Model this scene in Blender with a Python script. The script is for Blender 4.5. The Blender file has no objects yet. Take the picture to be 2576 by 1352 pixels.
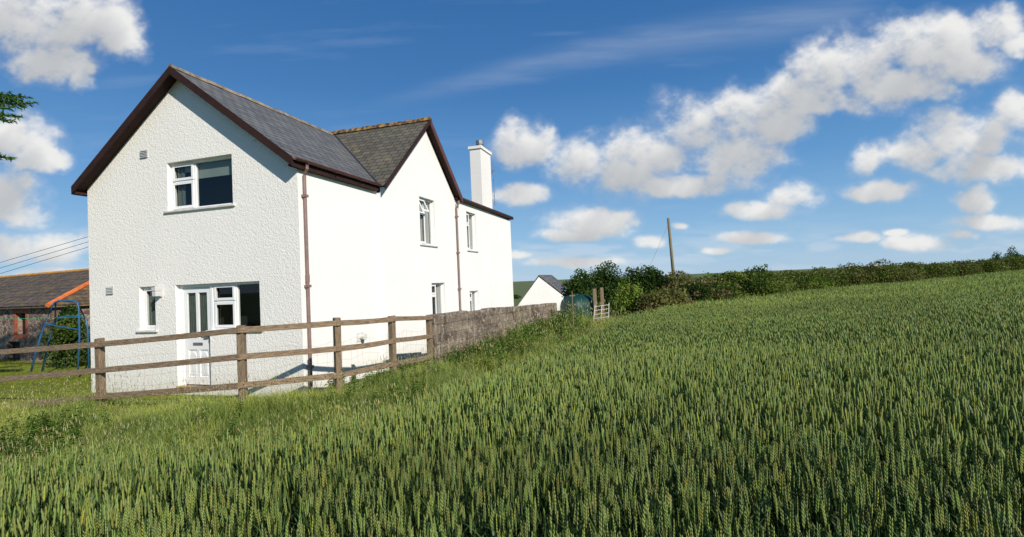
import bpy, math, random
import numpy as np
from mathutils import Vector
from mathutils.geometry import tessellate_polygon
random.seed(7); rng=np.random.default_rng(7)
SC=bpy.context.scene; COL=SC.collection
R=math.radians
# ---------------------------------------------------------------- camera
F=1260.302; PT=.026; RL=.043; EYE=1.994
fw=Vector((0,math.cos(PT),math.sin(PT))); rt0=Vector((1,0,0)); up0=Vector((0,-math.sin(PT),math.cos(PT)))
XR=rt0*math.cos(RL)-up0*math.sin(RL); YU=rt0*math.sin(RL)+up0*math.cos(RL)
CAM=Vector((0,0,EYE))
cd=bpy.data.cameras.new('camera'); cam=bpy.data.objects.new('camera',cd); COL.objects.link(cam)
cd.sensor_width=36; cd.lens=36*F/2576; cd.clip_end=9000; cd.clip_start=.05
from mathutils import Matrix
m=Matrix((( XR.x,YU.x,-fw.x,0),(XR.y,YU.y,-fw.y,0),(XR.z,YU.z,-fw.z,EYE),(0,0,0,1))); cam.matrix_world=m
SC.camera=cam
def ray(u,v): return fw+XR*((u-1288)/F)+YU*((676-v)/F)
def at(u,v,Y):
    d=ray(u,v); return CAM+d*(Y/d.y)
# ---------------------------------------------------------------- house frame
TH=.295; CX,CY=-4.040,9.554; ROTH=math.pi/2-TH
u2=Vector((math.sin(TH),math.cos(TH),0)); uL=Vector((-math.cos(TH),math.sin(TH),0)); C0=Vector((CX,CY,0))
def pF(u,v,t=0):
    d=ray(u,v); n=u2; k=((C0+u2*t-CAM).dot(n))/d.dot(n); P=CAM+d*k-C0; return P.dot(uL),P.z
def pS(u,v,s=0):
    d=ray(u,v); n=uL; k=((C0+uL*s-CAM).dot(n))/d.dot(n); P=CAM+d*k-C0; return P.dot(u2),P.z
# ---------------------------------------------------------------- helpers
class MB:
    def __init__(s): s.v=[]; s.f=[]
    def poly(s,pts):
        n=len(s.v); s.v+=[tuple(p) for p in pts]; s.f.append(tuple(range(n,n+len(pts)))); return s
    def box(s,x0,x1,y0,y1,z0,z1):
        if x0>x1:x0,x1=x1,x0
        if y0>y1:y0,y1=y1,y0
        n=len(s.v); s.v+=[(x,y,z) for z in (z0,z1) for x,y in ((x0,y0),(x1,y0),(x1,y1),(x0,y1))]
        s.f+=[tuple(n+i for i in q) for q in ((3,2,1,0),(4,5,6,7),(0,1,5,4),(1,2,6,5),(2,3,7,6),(3,0,4,7))]; return s
    def hull8(s,bot,top):
        n=len(s.v); k=len(bot); s.v+=[tuple(p) for p in bot]+[tuple(p) for p in top]
        s.f.append(tuple(n+i for i in reversed(range(k)))); s.f.append(tuple(n+k+i for i in range(k)))
        for i in range(k):
            j=(i+1)%k; s.f.append((n+i,n+j,n+k+j,n+k+i))
        return s
    def beam(s,a,b,w,h,up=(0,0,1)):
        a=Vector(a);b=Vector(b);d=(b-a).normalized(); sd=d.cross(Vector(up)).normalized(); u=sd.cross(d)
        q=[sd*(-w/2)-u*(h/2),sd*(w/2)-u*(h/2),sd*(w/2)+u*(h/2),sd*(-w/2)+u*(h/2)]
        return s.hull8([a+x for x in q],[b+x for x in q])
    def tube(s,pts,r,n=8,cap=True):
        pts=[Vector(p) for p in pts]; rs=r if isinstance(r,(list,tuple)) else [r]*len(pts)
        base=len(s.v)
        for i,p in enumerate(pts):
            d=(pts[min(i+1,len(pts)-1)]-pts[max(i-1,0)]).normalized()
            ref=Vector((0,0,1)) if abs(d.z)<.9 else Vector((1,0,0))
            a=d.cross(ref).normalized(); b=a.cross(d)
            for k in range(n):
                an=2*math.pi*k/n; s.v.append(tuple(p+(a*math.cos(an)+b*math.sin(an))*rs[i]))
        for i in range(len(pts)-1):
            for k in range(n):
                k2=(k+1)%n; s.f.append((base+i*n+k,base+i*n+k2,base+(i+1)*n+k2,base+(i+1)*n+k))
        if cap:
            s.f.append(tuple(base+k for k in reversed(range(n)))); s.f.append(tuple(base+(len(pts)-1)*n+k for k in range(n)))
        return s
    def build(s,name,mat,parent=None,smooth=False,bevel=0):
        me=bpy.data.meshes.new(name); me.from_pydata(s.v,[],s.f); me.update()
        import bmesh
        bm=bmesh.new(); bm.from_mesh(me); bmesh.ops.recalc_face_normals(bm,faces=bm.faces); bm.to_mesh(me); bm.free()
        if smooth:
            for p in me.polygons: p.use_smooth=True
        me.materials.append(mat)
        o=bpy.data.objects.new(name,me); COL.objects.link(o)
        if parent: o.parent=parent
        if bevel:
            b=o.modifiers.new('bevel','BEVEL'); b.width=bevel; b.segments=2; b.limit_method='ANGLE'
        return o
def tag(o,label=None,cat=None,group=None,kind=None):
    if label:o['label']=label
    if cat:o['category']=cat
    if group:o['group']=group
    if kind:o['kind']=kind
    return o
def empty(name,loc,label,cat,rz=0,group=None):
    o=bpy.data.objects.new(name,None); COL.objects.link(o); o.location=loc; o.rotation_euler=(0,0,rz); o.empty_display_size=.2
    return tag(o,label,cat,group)
# ---------------------------------------------------------------- materials
def newmat(name):
    m=bpy.data.materials.new(name); m.use_nodes=True; nt=m.node_tree; b=nt.nodes['Principled BSDF']; return m,nt,b
def N(nt,t,**k):
    n=nt.nodes.new(t)
    for a,b in k.items(): setattr(n,a,b)
    return n
def ramp(nt,fac,stops):
    r=N(nt,'ShaderNodeValToRGB'); e=r.color_ramp.elements
    while len(e)<len(stops): e.new(.5)
    for i,(p,c) in enumerate(stops): e[i].position=p; e[i].color=(*c,1)
    nt.links.new(fac,r.inputs[0]); return r.outputs[0]
def noise(nt,vec,scale,detail=5,rough=.6):
    n=N(nt,'ShaderNodeTexNoise'); n.inputs['Scale'].default_value=scale; n.inputs['Detail'].default_value=detail; n.inputs['Roughness'].default_value=rough
    if vec: nt.links.new(vec,n.inputs['Vector'])
    return n.outputs['Fac']
def mixc(nt,fac,a,b,mode='MIX'):
    m=N(nt,'ShaderNodeMix',data_type='RGBA',blend_type=mode)
    for sock,val in ((m.inputs[0],fac),(m.inputs[6],a),(m.inputs[7],b)):
        if isinstance(val,(int,float)): sock.default_value=val
        elif isinstance(val,tuple): sock.default_value=(*val,1)
        else: nt.links.new(val,sock)
    return m.outputs[2]
def bump(nt,b,h,strength,dist):
    n=N(nt,'ShaderNodeBump'); n.inputs['Strength'].default_value=strength; n.inputs['Distance'].default_value=dist
    nt.links.new(h,n.inputs['Height']); nt.links.new(n.outputs[0],b.inputs['Normal']); return n
def objv(nt,scale=None):
    tc=N(nt,'ShaderNodeTexCoord'); o=tc.outputs['Object']
    if scale:
        mp=N(nt,'ShaderNodeMapping'); mp.inputs['Scale'].default_value=scale; nt.links.new(o,mp.inputs[0]); o=mp.outputs[0]
    return o
def simple(name,stops,rough=.6,scale=8,bs=None,bd=.01,stretch=None,metal=0,spec=.5,bscale=None):
    m,nt,b=newmat(name); v=objv(nt,stretch)
    f=noise(nt,v,scale); nt.links.new(ramp(nt,f,stops),b.inputs['Base Color'])
    b.inputs['Roughness'].default_value=rough; b.inputs['Metallic'].default_value=metal; b.inputs['Specular IOR Level'].default_value=spec
    if bs: bump(nt,b,noise(nt,v,bscale or scale*3),bs,bd)
    return m
def render_mat(name,strength,dist,scale,tint):
    m,nt,b=newmat(name); v=objv(nt)
    vo=N(nt,'ShaderNodeTexVoronoi',feature='SMOOTH_F1'); vo.inputs['Scale'].default_value=scale; nt.links.new(v,vo.inputs['Vector'])
    n1=noise(nt,v,scale*.4,9,.72); inv=N(nt,'ShaderNodeMath',operation='MULTIPLY_ADD'); nt.links.new(vo.outputs['Distance'],inv.inputs[0]); inv.inputs[1].default_value=-.5; nt.links.new(n1,inv.inputs[2])
    bump(nt,b,inv.outputs[0],strength,dist)
    big=noise(nt,v,.7,6,.6); c=ramp(nt,big,[(.3,tuple(x*.95 for x in tint)),(.7,tint)])
    sx=N(nt,'ShaderNodeSeparateXYZ'); nt.links.new(v,sx.inputs[0])
    mr=N(nt,'ShaderNodeMapRange'); mr.inputs[1].default_value=.0; mr.inputs[2].default_value=.5; mr.inputs[3].default_value=.45; mr.inputs[4].default_value=0
    nt.links.new(sx.outputs[2],mr.inputs[0]); mu=N(nt,'ShaderNodeMath',operation='MULTIPLY'); nt.links.new(mr.outputs[0],mu.inputs[0]); nt.links.new(noise(nt,v,5),mu.inputs[1])
    c2=mixc(nt,mu.outputs[0],c,(.36,.34,.26)); nt.links.new(c2,b.inputs['Base Color'])
    b.inputs['Roughness'].default_value=.85; b.inputs['Specular IOR Level'].default_value=.2
    return m
def slate_mat(name,axis,c1,c2,lichen,lic_amt,k=1.55):
    m,nt,b=newmat(name); v=objv(nt); sx=N(nt,'ShaderNodeSeparateXYZ'); nt.links.new(v,sx.inputs[0])
    mu=N(nt,'ShaderNodeMath',operation='MULTIPLY'); mu.inputs[1].default_value=k; nt.links.new(sx.outputs[2],mu.inputs[0])
    cb=N(nt,'ShaderNodeCombineXYZ'); nt.links.new(sx.outputs[axis],cb.inputs[0]); nt.links.new(mu.outputs[0],cb.inputs[1])
    br=N(nt,'ShaderNodeTexBrick'); br.offset=.5; nt.links.new(cb.outputs[0],br.inputs['Vector'])
    for kk,vv in (('Scale',1),('Brick Width',.26),('Row Height',.19),('Mortar Size',.012),('Mortar Smooth',.15),('Bias',0)): br.inputs[kk].default_value=vv
    br.inputs['Color1'].default_value=(*c1,1); br.inputs['Color2'].default_value=(*c2,1); br.inputs['Mortar'].default_value=(c1[0]*.2,c1[1]*.2,c1[2]*.2,1)
    n=noise(nt,v,3.5,8,.75); rr=ramp(nt,n,[(.62-lic_amt,(0,0,0)),(.72-lic_amt*.5,(1,1,1))])
    n2=noise(nt,v,1.1,4,.6); sc_=N(nt,'ShaderNodeMath',operation='MULTIPLY'); sc_.inputs[1].default_value=.3; nt.links.new(n2,sc_.inputs[0])
    c=mixc(nt,sc_.outputs[0],br.outputs['Color'],tuple((a+b_)/2*1.25 for a,b_ in zip(c1,c2)))
    sp=N(nt,'ShaderNodeMath',operation='MULTIPLY'); sp.inputs[1].default_value=.7; nt.links.new(rr,sp.inputs[0])
    nt.links.new(mixc(nt,sp.outputs[0],c,lichen),b.inputs['Base Color'])
    fr=N(nt,'ShaderNodeMath',operation='FRACT'); dv=N(nt,'ShaderNodeMath',operation='DIVIDE'); dv.inputs[1].default_value=.19; nt.links.new(mu.outputs[0],dv.inputs[0]); nt.links.new(dv.outputs[0],fr.inputs[0])
    s1=N(nt,'ShaderNodeMath',operation='SUBTRACT'); s1.inputs[0].default_value=1; nt.links.new(fr.outputs[0],s1.inputs[1])
    s2=N(nt,'ShaderNodeMath',operation='MULTIPLY_ADD'); nt.links.new(br.outputs['Fac'],s2.inputs[0]); s2.inputs[1].default_value=-.6; nt.links.new(s1.outputs[0],s2.inputs[2])
    s3=N(nt,'ShaderNodeMath',operation='MULTIPLY_ADD'); nt.links.new(noise(nt,v,14),s3.inputs[0]); s3.inputs[1].default_value=.5; nt.links.new(s2.outputs[0],s3.inputs[2])
    bump(nt,b,s3.outputs[0],.9,.02); b.inputs['Roughness'].default_value=.7; b.inputs['Specular IOR Level'].default_value=.3; return m
def stone_mat(name,cols,scale,mort,bs=.8,sc=(1,1,1.6)):
    m,nt,b=newmat(name); v=objv(nt,sc)
    vo=N(nt,'ShaderNodeTexVoronoi',feature='DISTANCE_TO_EDGE'); vo.inputs['Scale'].default_value=scale; nt.links.new(v,vo.inputs['Vector'])
    vc=N(nt,'ShaderNodeTexVoronoi'); vc.inputs['Scale'].default_value=scale; nt.links.new(v,vc.inputs['Vector'])
    sp=N(nt,'ShaderNodeSeparateColor'); nt.links.new(vc.outputs['Color'],sp.inputs[0])
    c=ramp(nt,sp.outputs[0],cols); c=mixc(nt,.35,c,ramp(nt,noise(nt,v,20),[(.3,(.05,.05,.05)),(.7,(.6,.58,.5))]),'OVERLAY')
    e=ramp(nt,vo.outputs['Distance'],[(.02,(1,1,1)),(.09,(0,0,0))])
    nt.links.new(mixc(nt,e,c,mort),b.inputs['Base Color']); h=ramp(nt,vo.outputs['Distance'],[(0,(0,0,0)),(.15,(1,1,1))])
    bump(nt,b,h,bs,.03); b.inputs['Roughness'].default_value=.9; return m
def leafmat(name,trans=.35,gloss=0):
    m=bpy.data.materials.new(name); m.use_nodes=True; nt=m.node_tree; nt.nodes.clear()
    at_=N(nt,'ShaderNodeAttribute',attribute_name='Col'); o=N(nt,'ShaderNodeOutputMaterial')
    if gloss: pr=N(nt,'ShaderNodeBsdfPrincipled'); pr.inputs['Roughness'].default_value=.45; pr.inputs['Specular IOR Level'].default_value=gloss; cs=pr.inputs['Base Color']
    else: pr=N(nt,'ShaderNodeBsdfDiffuse'); cs=pr.inputs['Color']
    tr=N(nt,'ShaderNodeBsdfTranslucent'); mx=N(nt,'ShaderNodeMixShader'); mx.inputs[0].default_value=trans
    nt.links.new(at_.outputs['Color'],cs)
    g=mixc(nt,.5,at_.outputs['Color'],(1.0,1.0,.35),'MULTIPLY'); nt.links.new(g,tr.inputs['Color'])
    nt.links.new(pr.outputs[0],mx.inputs[1]); nt.links.new(tr.outputs[0],mx.inputs[2]); nt.links.new(mx.outputs[0],o.inputs[0]); return m
M={}
M['front']=render_mat('roughcast render',.62,.022,34,(.88,.855,.80))
M['stack']=render_mat('chimney render',.4,.012,34,(.82,.80,.76))
M['side']=render_mat('smooth painted render',.4,.012,34,(.86,.85,.82))
M['slate']=slate_mat('grey slate',0,(.095,.098,.098),(.165,.165,.16),(.30,.29,.22),.0)
M['slate2']=slate_mat('weathered slate',1,(.085,.077,.058),(.15,.135,.10),(.24,.21,.11),.07)
M['ridge']=simple('ridge tile clay',[(.35,(.13,.11,.09)),(.5,(.22,.18,.13)),(.65,(.32,.25,.15))],.9,6,.6,.01)
M['ridge2']=simple('lichen ridge tile',[(.44,(.045,.04,.035)),(.54,(.26,.14,.04)),(.68,(.42,.25,.05))],.9,7,.6,.01)
M['barge']=simple('dark maroon paint',[(.3,(.026,.012,.010)),(.7,(.042,.019,.016))],.75,5,.15,.003,spec=.2)
M['gutter']=simple('lit maroon gutter and board',[(.3,(.075,.026,.020)),(.7,(.12,.042,.032))],.5,4)  # gutter colour, doubling as the sunlit copy of the bargeboard maroon
M['pipe']=simple('faded brown pipe',[(.3,(.19,.115,.105)),(.7,(.27,.175,.155))],.5,5)
M['upvc']=simple('white window plastic',[(.3,(.80,.80,.79)),(.7,(.85,.85,.84))],.3,3)
M['sill']=simple('painted sill',[(.3,(.55,.54,.50)),(.7,(.74,.73,.70))],.7,6,.3,.004)
M['blind']=simple('grey green blind',[(.3,(.22,.27,.245)),(.7,(.26,.31,.28))],.8,3)
M['curtain']=simple('pale net curtain',[(.35,(.36,.355,.33)),(.65,(.50,.49,.46))],.9,6,.5,.02,(30,30,1))
M['greencurtain']=simple('grey green curtain',[(.35,(.06,.08,.07)),(.65,(.12,.15,.13))],.9,6,.5,.02,(18,18,1))
M['dark']=simple('dark interior',[(.3,(.012,.012,.012)),(.7,(.02,.02,.02))],.9,3)
M['greyvent']=simple('vent plastic',[(.3,(.50,.50,.50)),(.7,(.6,.6,.58))],.5,6)
M['metal']=simple('galvanised metal',[(.3,(.20,.21,.22)),(.7,(.32,.33,.33))],.45,12,metal=.6)
M['black']=simple('black metal',[(.3,(.02,.02,.02)),(.7,(.035,.035,.035))],.4,9)
M['brass']=simple('brass threshold',[(.3,(.40,.26,.08)),(.7,(.55,.36,.12))],.4,9)
M['wood']=simple('weathered fence timber',[(.28,(.095,.062,.038)),(.5,(.215,.15,.092)),(.72,(.34,.25,.165))],.9,7,.7,.006,(1.2,1.2,9))
M['post']=simple('weathered post timber',[(.28,(.085,.058,.035)),(.5,(.195,.14,.085)),(.72,(.31,.235,.15))],.9,7,.7,.006,(9,9,1.2))
M['polewood']=simple('utility pole timber',[(.3,(.13,.11,.06)),(.7,(.24,.21,.12))],.9,5,.6,.01,(8,8,.6))
M['blue']=simple('chipped blue paint',[(.3,(.012,.07,.17)),(.62,(.025,.12,.26)),(.75,(.10,.08,.06))],.45,9)
M['tank']=simple('green tank plastic',[(.3,(.005,.036,.028)),(.7,(.008,.050,.040))],.5,4,.1,.01,spec=.3)
M['wire']=simple('grey wire',[(.3,(.12,.12,.11)),(.7,(.20,.19,.17))],.6,9)
M['line']=simple('green clothes line',[(.3,(.02,.30,.16)),(.7,(.03,.38,.2))],.5,9)
M['barnstone']=stone_mat('barn rubble stone',[(.1,(.13,.07,.055)),(.4,(.27,.16,.12)),(.7,(.37,.27,.20)),(.95,(.21,.18,.15))],5.2,(.32,.26,.20))
M['brick']=simple('red brick',[(.3,(.28,.07,.035)),(.7,(.40,.12,.06))],.9,10,.5,.01)
M['barnslate']=slate_mat('barn slate',0,(.070,.055,.042),(.125,.10,.075),(.36,.21,.05),.13)
M['hip']=simple('orange hip tile',[(.35,(.55,.12,.03)),(.65,(.72,.20,.05))],.8,5,.4,.01)
M['orangeridge']=simple('lichen barn ridge',[(.35,(.45,.20,.04)),(.65,(.66,.34,.06))],.8,5,.4,.01)
M['bark']=simple('bark',[(.3,(.05,.035,.025)),(.7,(.13,.10,.075))],.95,9,.8,.02,(3,3,.8))
M['leaf']=leafmat('foliage'); M['wheat']=leafmat('wheat plants',.30,.3)
M['glass'],nt,b=newmat('window glass'); nt.nodes.remove(b); o=nt.nodes['Material Output']
tr=N(nt,'ShaderNodeBsdfTransparent'); tr.inputs[0].default_value=(.80,.83,.82,1); gl=N(nt,'ShaderNodeBsdfGlossy'); gl.inputs['Roughness'].default_value=.02
lw=N(nt,'ShaderNodeLayerWeight'); lw.inputs[0].default_value=.5; pw=N(nt,'ShaderNodeMath',operation='POWER'); pw.inputs[1].default_value=3.5; nt.links.new(lw.outputs['Facing'],pw.inputs[0])
ma=N(nt,'ShaderNodeMath',operation='MULTIPLY_ADD'); ma.inputs[1].default_value=.75; ma.inputs[2].default_value=.04; nt.links.new(pw.outputs[0],ma.inputs[0])
mx=N(nt,'ShaderNodeMixShader'); nt.links.new(ma.outputs[0],mx.inputs[0]); nt.links.new(tr.outputs[0],mx.inputs[1]); nt.links.new(gl.outputs[0],mx.inputs[2]); nt.links.new(mx.outputs[0],o.inputs[0])
m,nt,b=newmat('old concrete block'); M['block']=m; v=objv(nt); sx=N(nt,'ShaderNodeSeparateXYZ'); nt.links.new(v,sx.inputs[0])
cb=N(nt,'ShaderNodeCombineXYZ'); nt.links.new(sx.outputs[0],cb.inputs[0]); nt.links.new(sx.outputs[2],cb.inputs[1])
br=N(nt,'ShaderNodeTexBrick'); nt.links.new(cb.outputs[0],br.inputs['Vector'])
for kk,vv in (('Scale',1),('Brick Width',.45),('Row Height',.225),('Mortar Size',.007),('Mortar Smooth',.8)): br.inputs[kk].default_value=vv
br.inputs['Color1'].default_value=(.19,.15,.115,1); br.inputs['Color2'].default_value=(.30,.24,.185,1); br.inputs['Mortar'].default_value=(.13,.105,.08,1)
c=mixc(nt,ramp(nt,noise(nt,v,1.6,12,.85),[(.44,(0,0,0)),(.56,(.9,.9,.9))]),br.outputs['Color'],(.07,.046,.032))
c=mixc(nt,ramp(nt,noise(nt,v,4.0,12,.88),[(.51,(0,0,0)),(.59,(1,1,1))]),c,(.50,.43,.33)); nt.links.new(c,b.inputs['Base Color'])
hh=mixc(nt,.3,noise(nt,v,14,10,.82),br.outputs['Fac'],'SUBTRACT'); bump(nt,b,hh,1,.05); b.inputs['Roughness'].default_value=.95
m,nt,b=newmat('rough ground'); M['ground']=m; v=objv(nt)
c=ramp(nt,noise(nt,v,1.2,10,.7),[(.3,(.06,.09,.02)),(.5,(.10,.14,.03)),(.7,(.15,.18,.05))]); nt.links.new(c,b.inputs['Base Color']); bump(nt,b,noise(nt,v,30),.8,.03); b.inputs['Roughness'].default_value=1
# ---------------------------------------------------------------- garden wall ends, fence points
gA=at(1090,790,10.9); gB=at(1400,763,17.2); dv=gB-gA; dv.z=0
PU=[(-300,10.2,905,980,1058,890),(0-20,9.3,884,951,1027,868),(252,8.5,866,931,996,851),(607,7.8,830,897,969,819),(846,8.45,813,877,944,800),(984,9.45,803,857,915,795),(1078,10.9,800,846,897,793)]
pts=[[at(u,v,Y) for v in (a,b_,c_)] for u,Y,a,b_,c_,tp_ in PU]
# ---------------------------------------------------------------- terrain with a low bank under the fence and wall
BK=[(-40,14,0),(-9.5,9.0,.10),(-7,8.3,.16),(-4.3,7.4,.22),(-3.1,8.1,.22),(-2.2,9.2,.22),(gA.x+.25,gA.y,.20),(gB.x+.45,gB.y,.46),(2.9,19.2,.32),(4.5,22,.15),(6,24,0)]
def gz(x,y):
    x=np.asarray(x,float); y=np.asarray(y,float); q=.05*(x-y); z=.46+.5*np.tanh(q/.5)
    best=np.full(np.broadcast(x,y).shape,0.)
    for (x0,y0,a0),(x1,y1,a1) in zip(BK[:-1],BK[1:]):
        dx,dy=x1-x0,y1-y0; t=np.clip(((x-x0)*dx+(y-y0)*dy)/(dx*dx+dy*dy),0,1); d2=(x-x0-t*dx)**2+(y-y0-t*dy)**2
        best=np.maximum(best,(a0+(a1-a0)*t)*np.exp(-d2/.75))
    return z+best
NA,NR=360,200; rad=np.concatenate([[0],np.geomspace(.6,6000,NR-1)]); ang=np.linspace(0,2*np.pi,NA,endpoint=False)
vx=np.outer(rad,np.cos(ang)).ravel(); vy=np.outer(rad,np.sin(ang)).ravel(); rr=np.repeat(rad,NA)
vz=gz(vx,vy)-.05; vz=vz+np.where(rr<120,(np.sin(vx*1.7)*np.cos(vy*1.3))*.015,0)
g=MB(); g.v=list(zip(vx.tolist(),vy.tolist(),vz.tolist()))
g.f=[(i*NA+j,i*NA+(j+1)%NA,(i+1)*NA+(j+1)%NA,(i+1)*NA+j) for i in range(NR-1) for j in range(NA)]
tag(g.build('ground',M['ground'],smooth=True),kind='structure')
# ---------------------------------------------------------------- HOUSE
house=empty('farmhouse',(CX,CY,0),'white rendered two storey farmhouse with slate roofs and dark maroon bargeboards','house',ROTH)
W=5.667; S2=W/2; T1,T3=2.77,13.61; WS=-.10
T2=pS(1150,640,WS)[0]-.05
KF=.750
def zf(s): return 6.70-KF*abs(s-S2)
AP=5.28
def zw(t): return 6.84-.90*(AP-t) if t<AP else 6.84-(6.84-5.0)/(T2-AP)*(t-AP)
def wall(loops,fn,depth):
    mb=MB(); allp=[p for l in loops for p in l]
    tri=tessellate_polygon([[Vector((p[0],p[1],0)) for p in l] for l in loops])
    mb.v=[fn(p[0],0,p[1]) for p in allp]; mb.f=[tuple(t) for t in tri]
    for l in loops[1:]:
        for i in range(len(l)):
            a,b_=l[i],l[(i+1)%len(l)]
            mb.poly([fn(a[0],0,a[1]),fn(b_[0],0,b_[1]),fn(b_[0],depth,b_[1]),fn(a[0],depth,a[1])])
    return mb
fF=lambda a,b,z:(b,a,z)
fS=lambda a,b,z:(a,WS+b,z)
def rect(a0,a1,z0,z1): return [(a0,z0),(a1,z0),(a1,z1),(a0,z1)]
UW=(1.565,3.292,3.789,4.805); SW=(3.711,4.168,1.294,2.22)
Lhole=[(3.142,.1),(3.142,2.22),(.969,2.22),(.969,1.27),(2.25,1.27),(2.25,.1)]
front=wall([[(0,-.4),(W,-.4),(W,zf(W)-.09),(S2,zf(S2)-.09),(0,zf(0)-.09)],rect(*UW),Lhole,rect(*SW)],fF,.22)
front.build('wall',M['front'],house)['label']='roughcast white front gable wall'
W1=(4.82,5.80,3.17,4.53); W2=(8.34,9.25,3.17,4.53); W3=(5.40,6.33,.95,2.05); W4=(8.37,9.21,.85,1.72)
sd=wall([[(T1,-.4),(T3,-.4),(T3,4.74),(T2,4.84),(AP,6.70),(T1,zw(T1)-.12)],rect(*W1),rect(*W2),rect(*W3),rect(*W4)],fS,.2)
sd.poly([(T1,WS,-.4),(T1,0.01,-.4),(T1,0.01,4.3),(T1,WS,4.3)])
sd.poly([(0.002,0,-.4),(T1,0,-.4),(T1,0,zf(0)-.10),(0.002,0,zf(0)-.10)])
sd.poly([(T3,WS,-.4),(T3,W,-.4),(T3,W,4.74),(T3,WS,4.74)])
sd.poly([(0,W,-.4),(T3,W,-.4),(T3,W,4.5),(0,W,4.5)])
sd.build('wall',M['side'],house)['label']='smooth white sunlit side wall'
it=MB(); it.box(.75,T3-.5,.75,W-.5,-.2,4.85); it.build('interior',M['dark'],house)
def slab(mb,pts_,th=.05):
    mb.hull8([(a,b,c-th) for a,b,c in pts_],pts_)
OV=.23; E=-.08
TV=AP-(6.84-zf(E))/.90; TR=AP-(6.84-zf(S2))/.90
rf=MB()
slab(rf,[(-OV,E,zf(E)),(TV,E,zf(E)),(TR,S2,zf(S2)),(-OV,S2,zf(S2))])
slab(rf,[(-OV,S2,zf(S2)),(TR,S2,zf(S2)),(TV,W-E,zf(W-E)),(-OV,W-E,zf(W-E))])
roof=rf.build('roof',M['slate'],house); roof['label']='smooth grey slate roof over front gable'
rw=MB(); G=-.31; TE=T2+.14
slab(rw,[(TV-.02,G,zw(TV-.02)),(AP,G,zw(AP)),(AP,S2,zw(AP)),(TR,S2,zw(TR)),(TV-.02,E,zw(TV-.02))])
slab(rw,[(AP,S2,zw(AP)),(AP,W+.2,zw(AP)),(TV,W+.2,zw(TV)),(TR,S2,zw(TR))])
slab(rw,[(AP,G,zw(AP)),(TE,G,zw(TE)),(TE,W+.2,zw(TE)),(AP,W+.2,zw(AP))])
roof2=rw.build('roof',M['slate2'],house); roof2['label']='browner lichen covered slate roof over side gable'
fr=MB(); fr.box(T2-.02,T3+.10,WS-.13,W+.1,4.79,4.88)
roof3=fr.build('roof',M['barge'],house,bevel=.01); roof3['label']='flat dark edged roof over rear part'
fr=MB(); fr.box(TE+.02,T3+.09,WS-.12,W,4.883,4.915); fr.build('roof_felt',M['slate2'],roof3)
def ridge(line,axis,name,mat,parent,r=.085,n=.42):
    mb=MB(); a0,a1=line; k=a0; i=0
    while k<a1-.05:
        e=min(k+n-.015,a1); rr_=r*(1+.05*(i%2)); h=random.uniform(-.008,.008)
        prof=[(-rr_*1.5,-rr_*1.1+h),(-rr_*.75,rr_*.2+h),(0,rr_*.62+h),(rr_*.75,rr_*.2+h),(rr_*1.5,-rr_*1.1+h)]
        if axis=='t': P=lambda a,q:(a,S2+q[0],zf(S2)+q[1]+.02)
        else: P=lambda a,q:(AP+q[0],a,zw(AP)+q[1]+.02)
        mb.hull8([P(k,q) for q in prof],[P(e,q) for q in prof]); k+=n; i+=1
    return mb.build(name,mat,parent)
ridge((-OV-.02,TR-.2),'t','ridge_tiles',M['ridge'],roof,.062); ridge((G-.02,W),'s','ridge_tiles',M['ridge2'],roof2,.078)
vl=MB(); vl.beam((TV,E,zf(E)+.012),(TR,S2,zf(S2)+.012),.09,.012); vl.build('valley_flashing',M['black'],roof)
def rake(mb,p0,p1,w,th,ax):
    o=Vector(ax)*th; p0=Vector(p0);p1=Vector(p1);d=Vector((0,0,-w))
    mb.hull8([p0,p1,p1+d,p0+d],[p0+o,p1+o,p1+d+o,p0+d+o])
b=MB(); tt=-OV-.03; BW=.175
rake(b,(tt,E-.02,zf(E-.02)+.005),(tt,S2,zf(S2)+.005),BW,.026,(1,0,0)); b.build('bargeboard',M['barge'],house)
b=MB(); rake(b,(tt,S2,zf(S2)+.005),(tt,W-E+.02,zf(E-.02)+.005),BW,.026,(1,0,0)); b.build('bargeboard',M['barge'],house)
b=MB()
for s0,s1 in ((E,S2),(S2,W-E)): b.hull8([(-OV,s0,zf(s0)-.10),(-OV,s1,zf(s1)-.10),(0,s1,zf(s1)-.10),(0,s0,zf(s0)-.10)],[(-OV,s0,zf(s0)-.06),(-OV,s1,zf(s1)-.06),(0,s1,zf(s1)-.06),(0,s0,zf(s0)-.06)])
zs=zf(E)-.18
b.box(-OV,0,E,0,zs,zs+.05); b.box(-OV,0,W,W-E,zs,zs+.05); b.build('soffit',M['barge'],house)
b=MB(); b.box(-OV,TV,E-.02,E,zs-.01,zs+.14); b.box(-OV,TV,E,-.004,zs,zs+.03); b.build('fascia',M['barge'],house)
b=MB(); b.box(-OV,TV,W-E,W-E+.02,zs-.01,zs+.14); b.build('fascia',M['barge'],house)
b=MB(); gg=G-.03
rake(b,(TV-.06,gg,zw(TV-.06)+.01),(AP,gg,zw(AP)+.01),.13,.028,(0,1,0)); b.build('bargeboard',M['barge'],house)
b=MB(); rake(b,(AP,gg,zw(AP)+.01),(TE+.02,gg,zw(TE+.02)+.01),.20,.028,(0,1,0)); b.build('bargeboard',M['gutter'],house)  # right board faces the sun: sunlight put into its colour with the lighter maroon
b=MB()
for a0,a1 in ((TV,AP),(AP,TE)): b.hull8([(a0,G,zw(a0)-.11),(a1,G,zw(a1)-.11),(a1,WS,zw(a1)-.11),(a0,WS,zw(a0)-.11)],[(a0,G,zw(a0)-.07),(a1,G,zw(a1)-.07),(a1,WS,zw(a1)-.07),(a0,WS,zw(a0)-.07)])
b.build('soffit',M['barge'],house)
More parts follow.
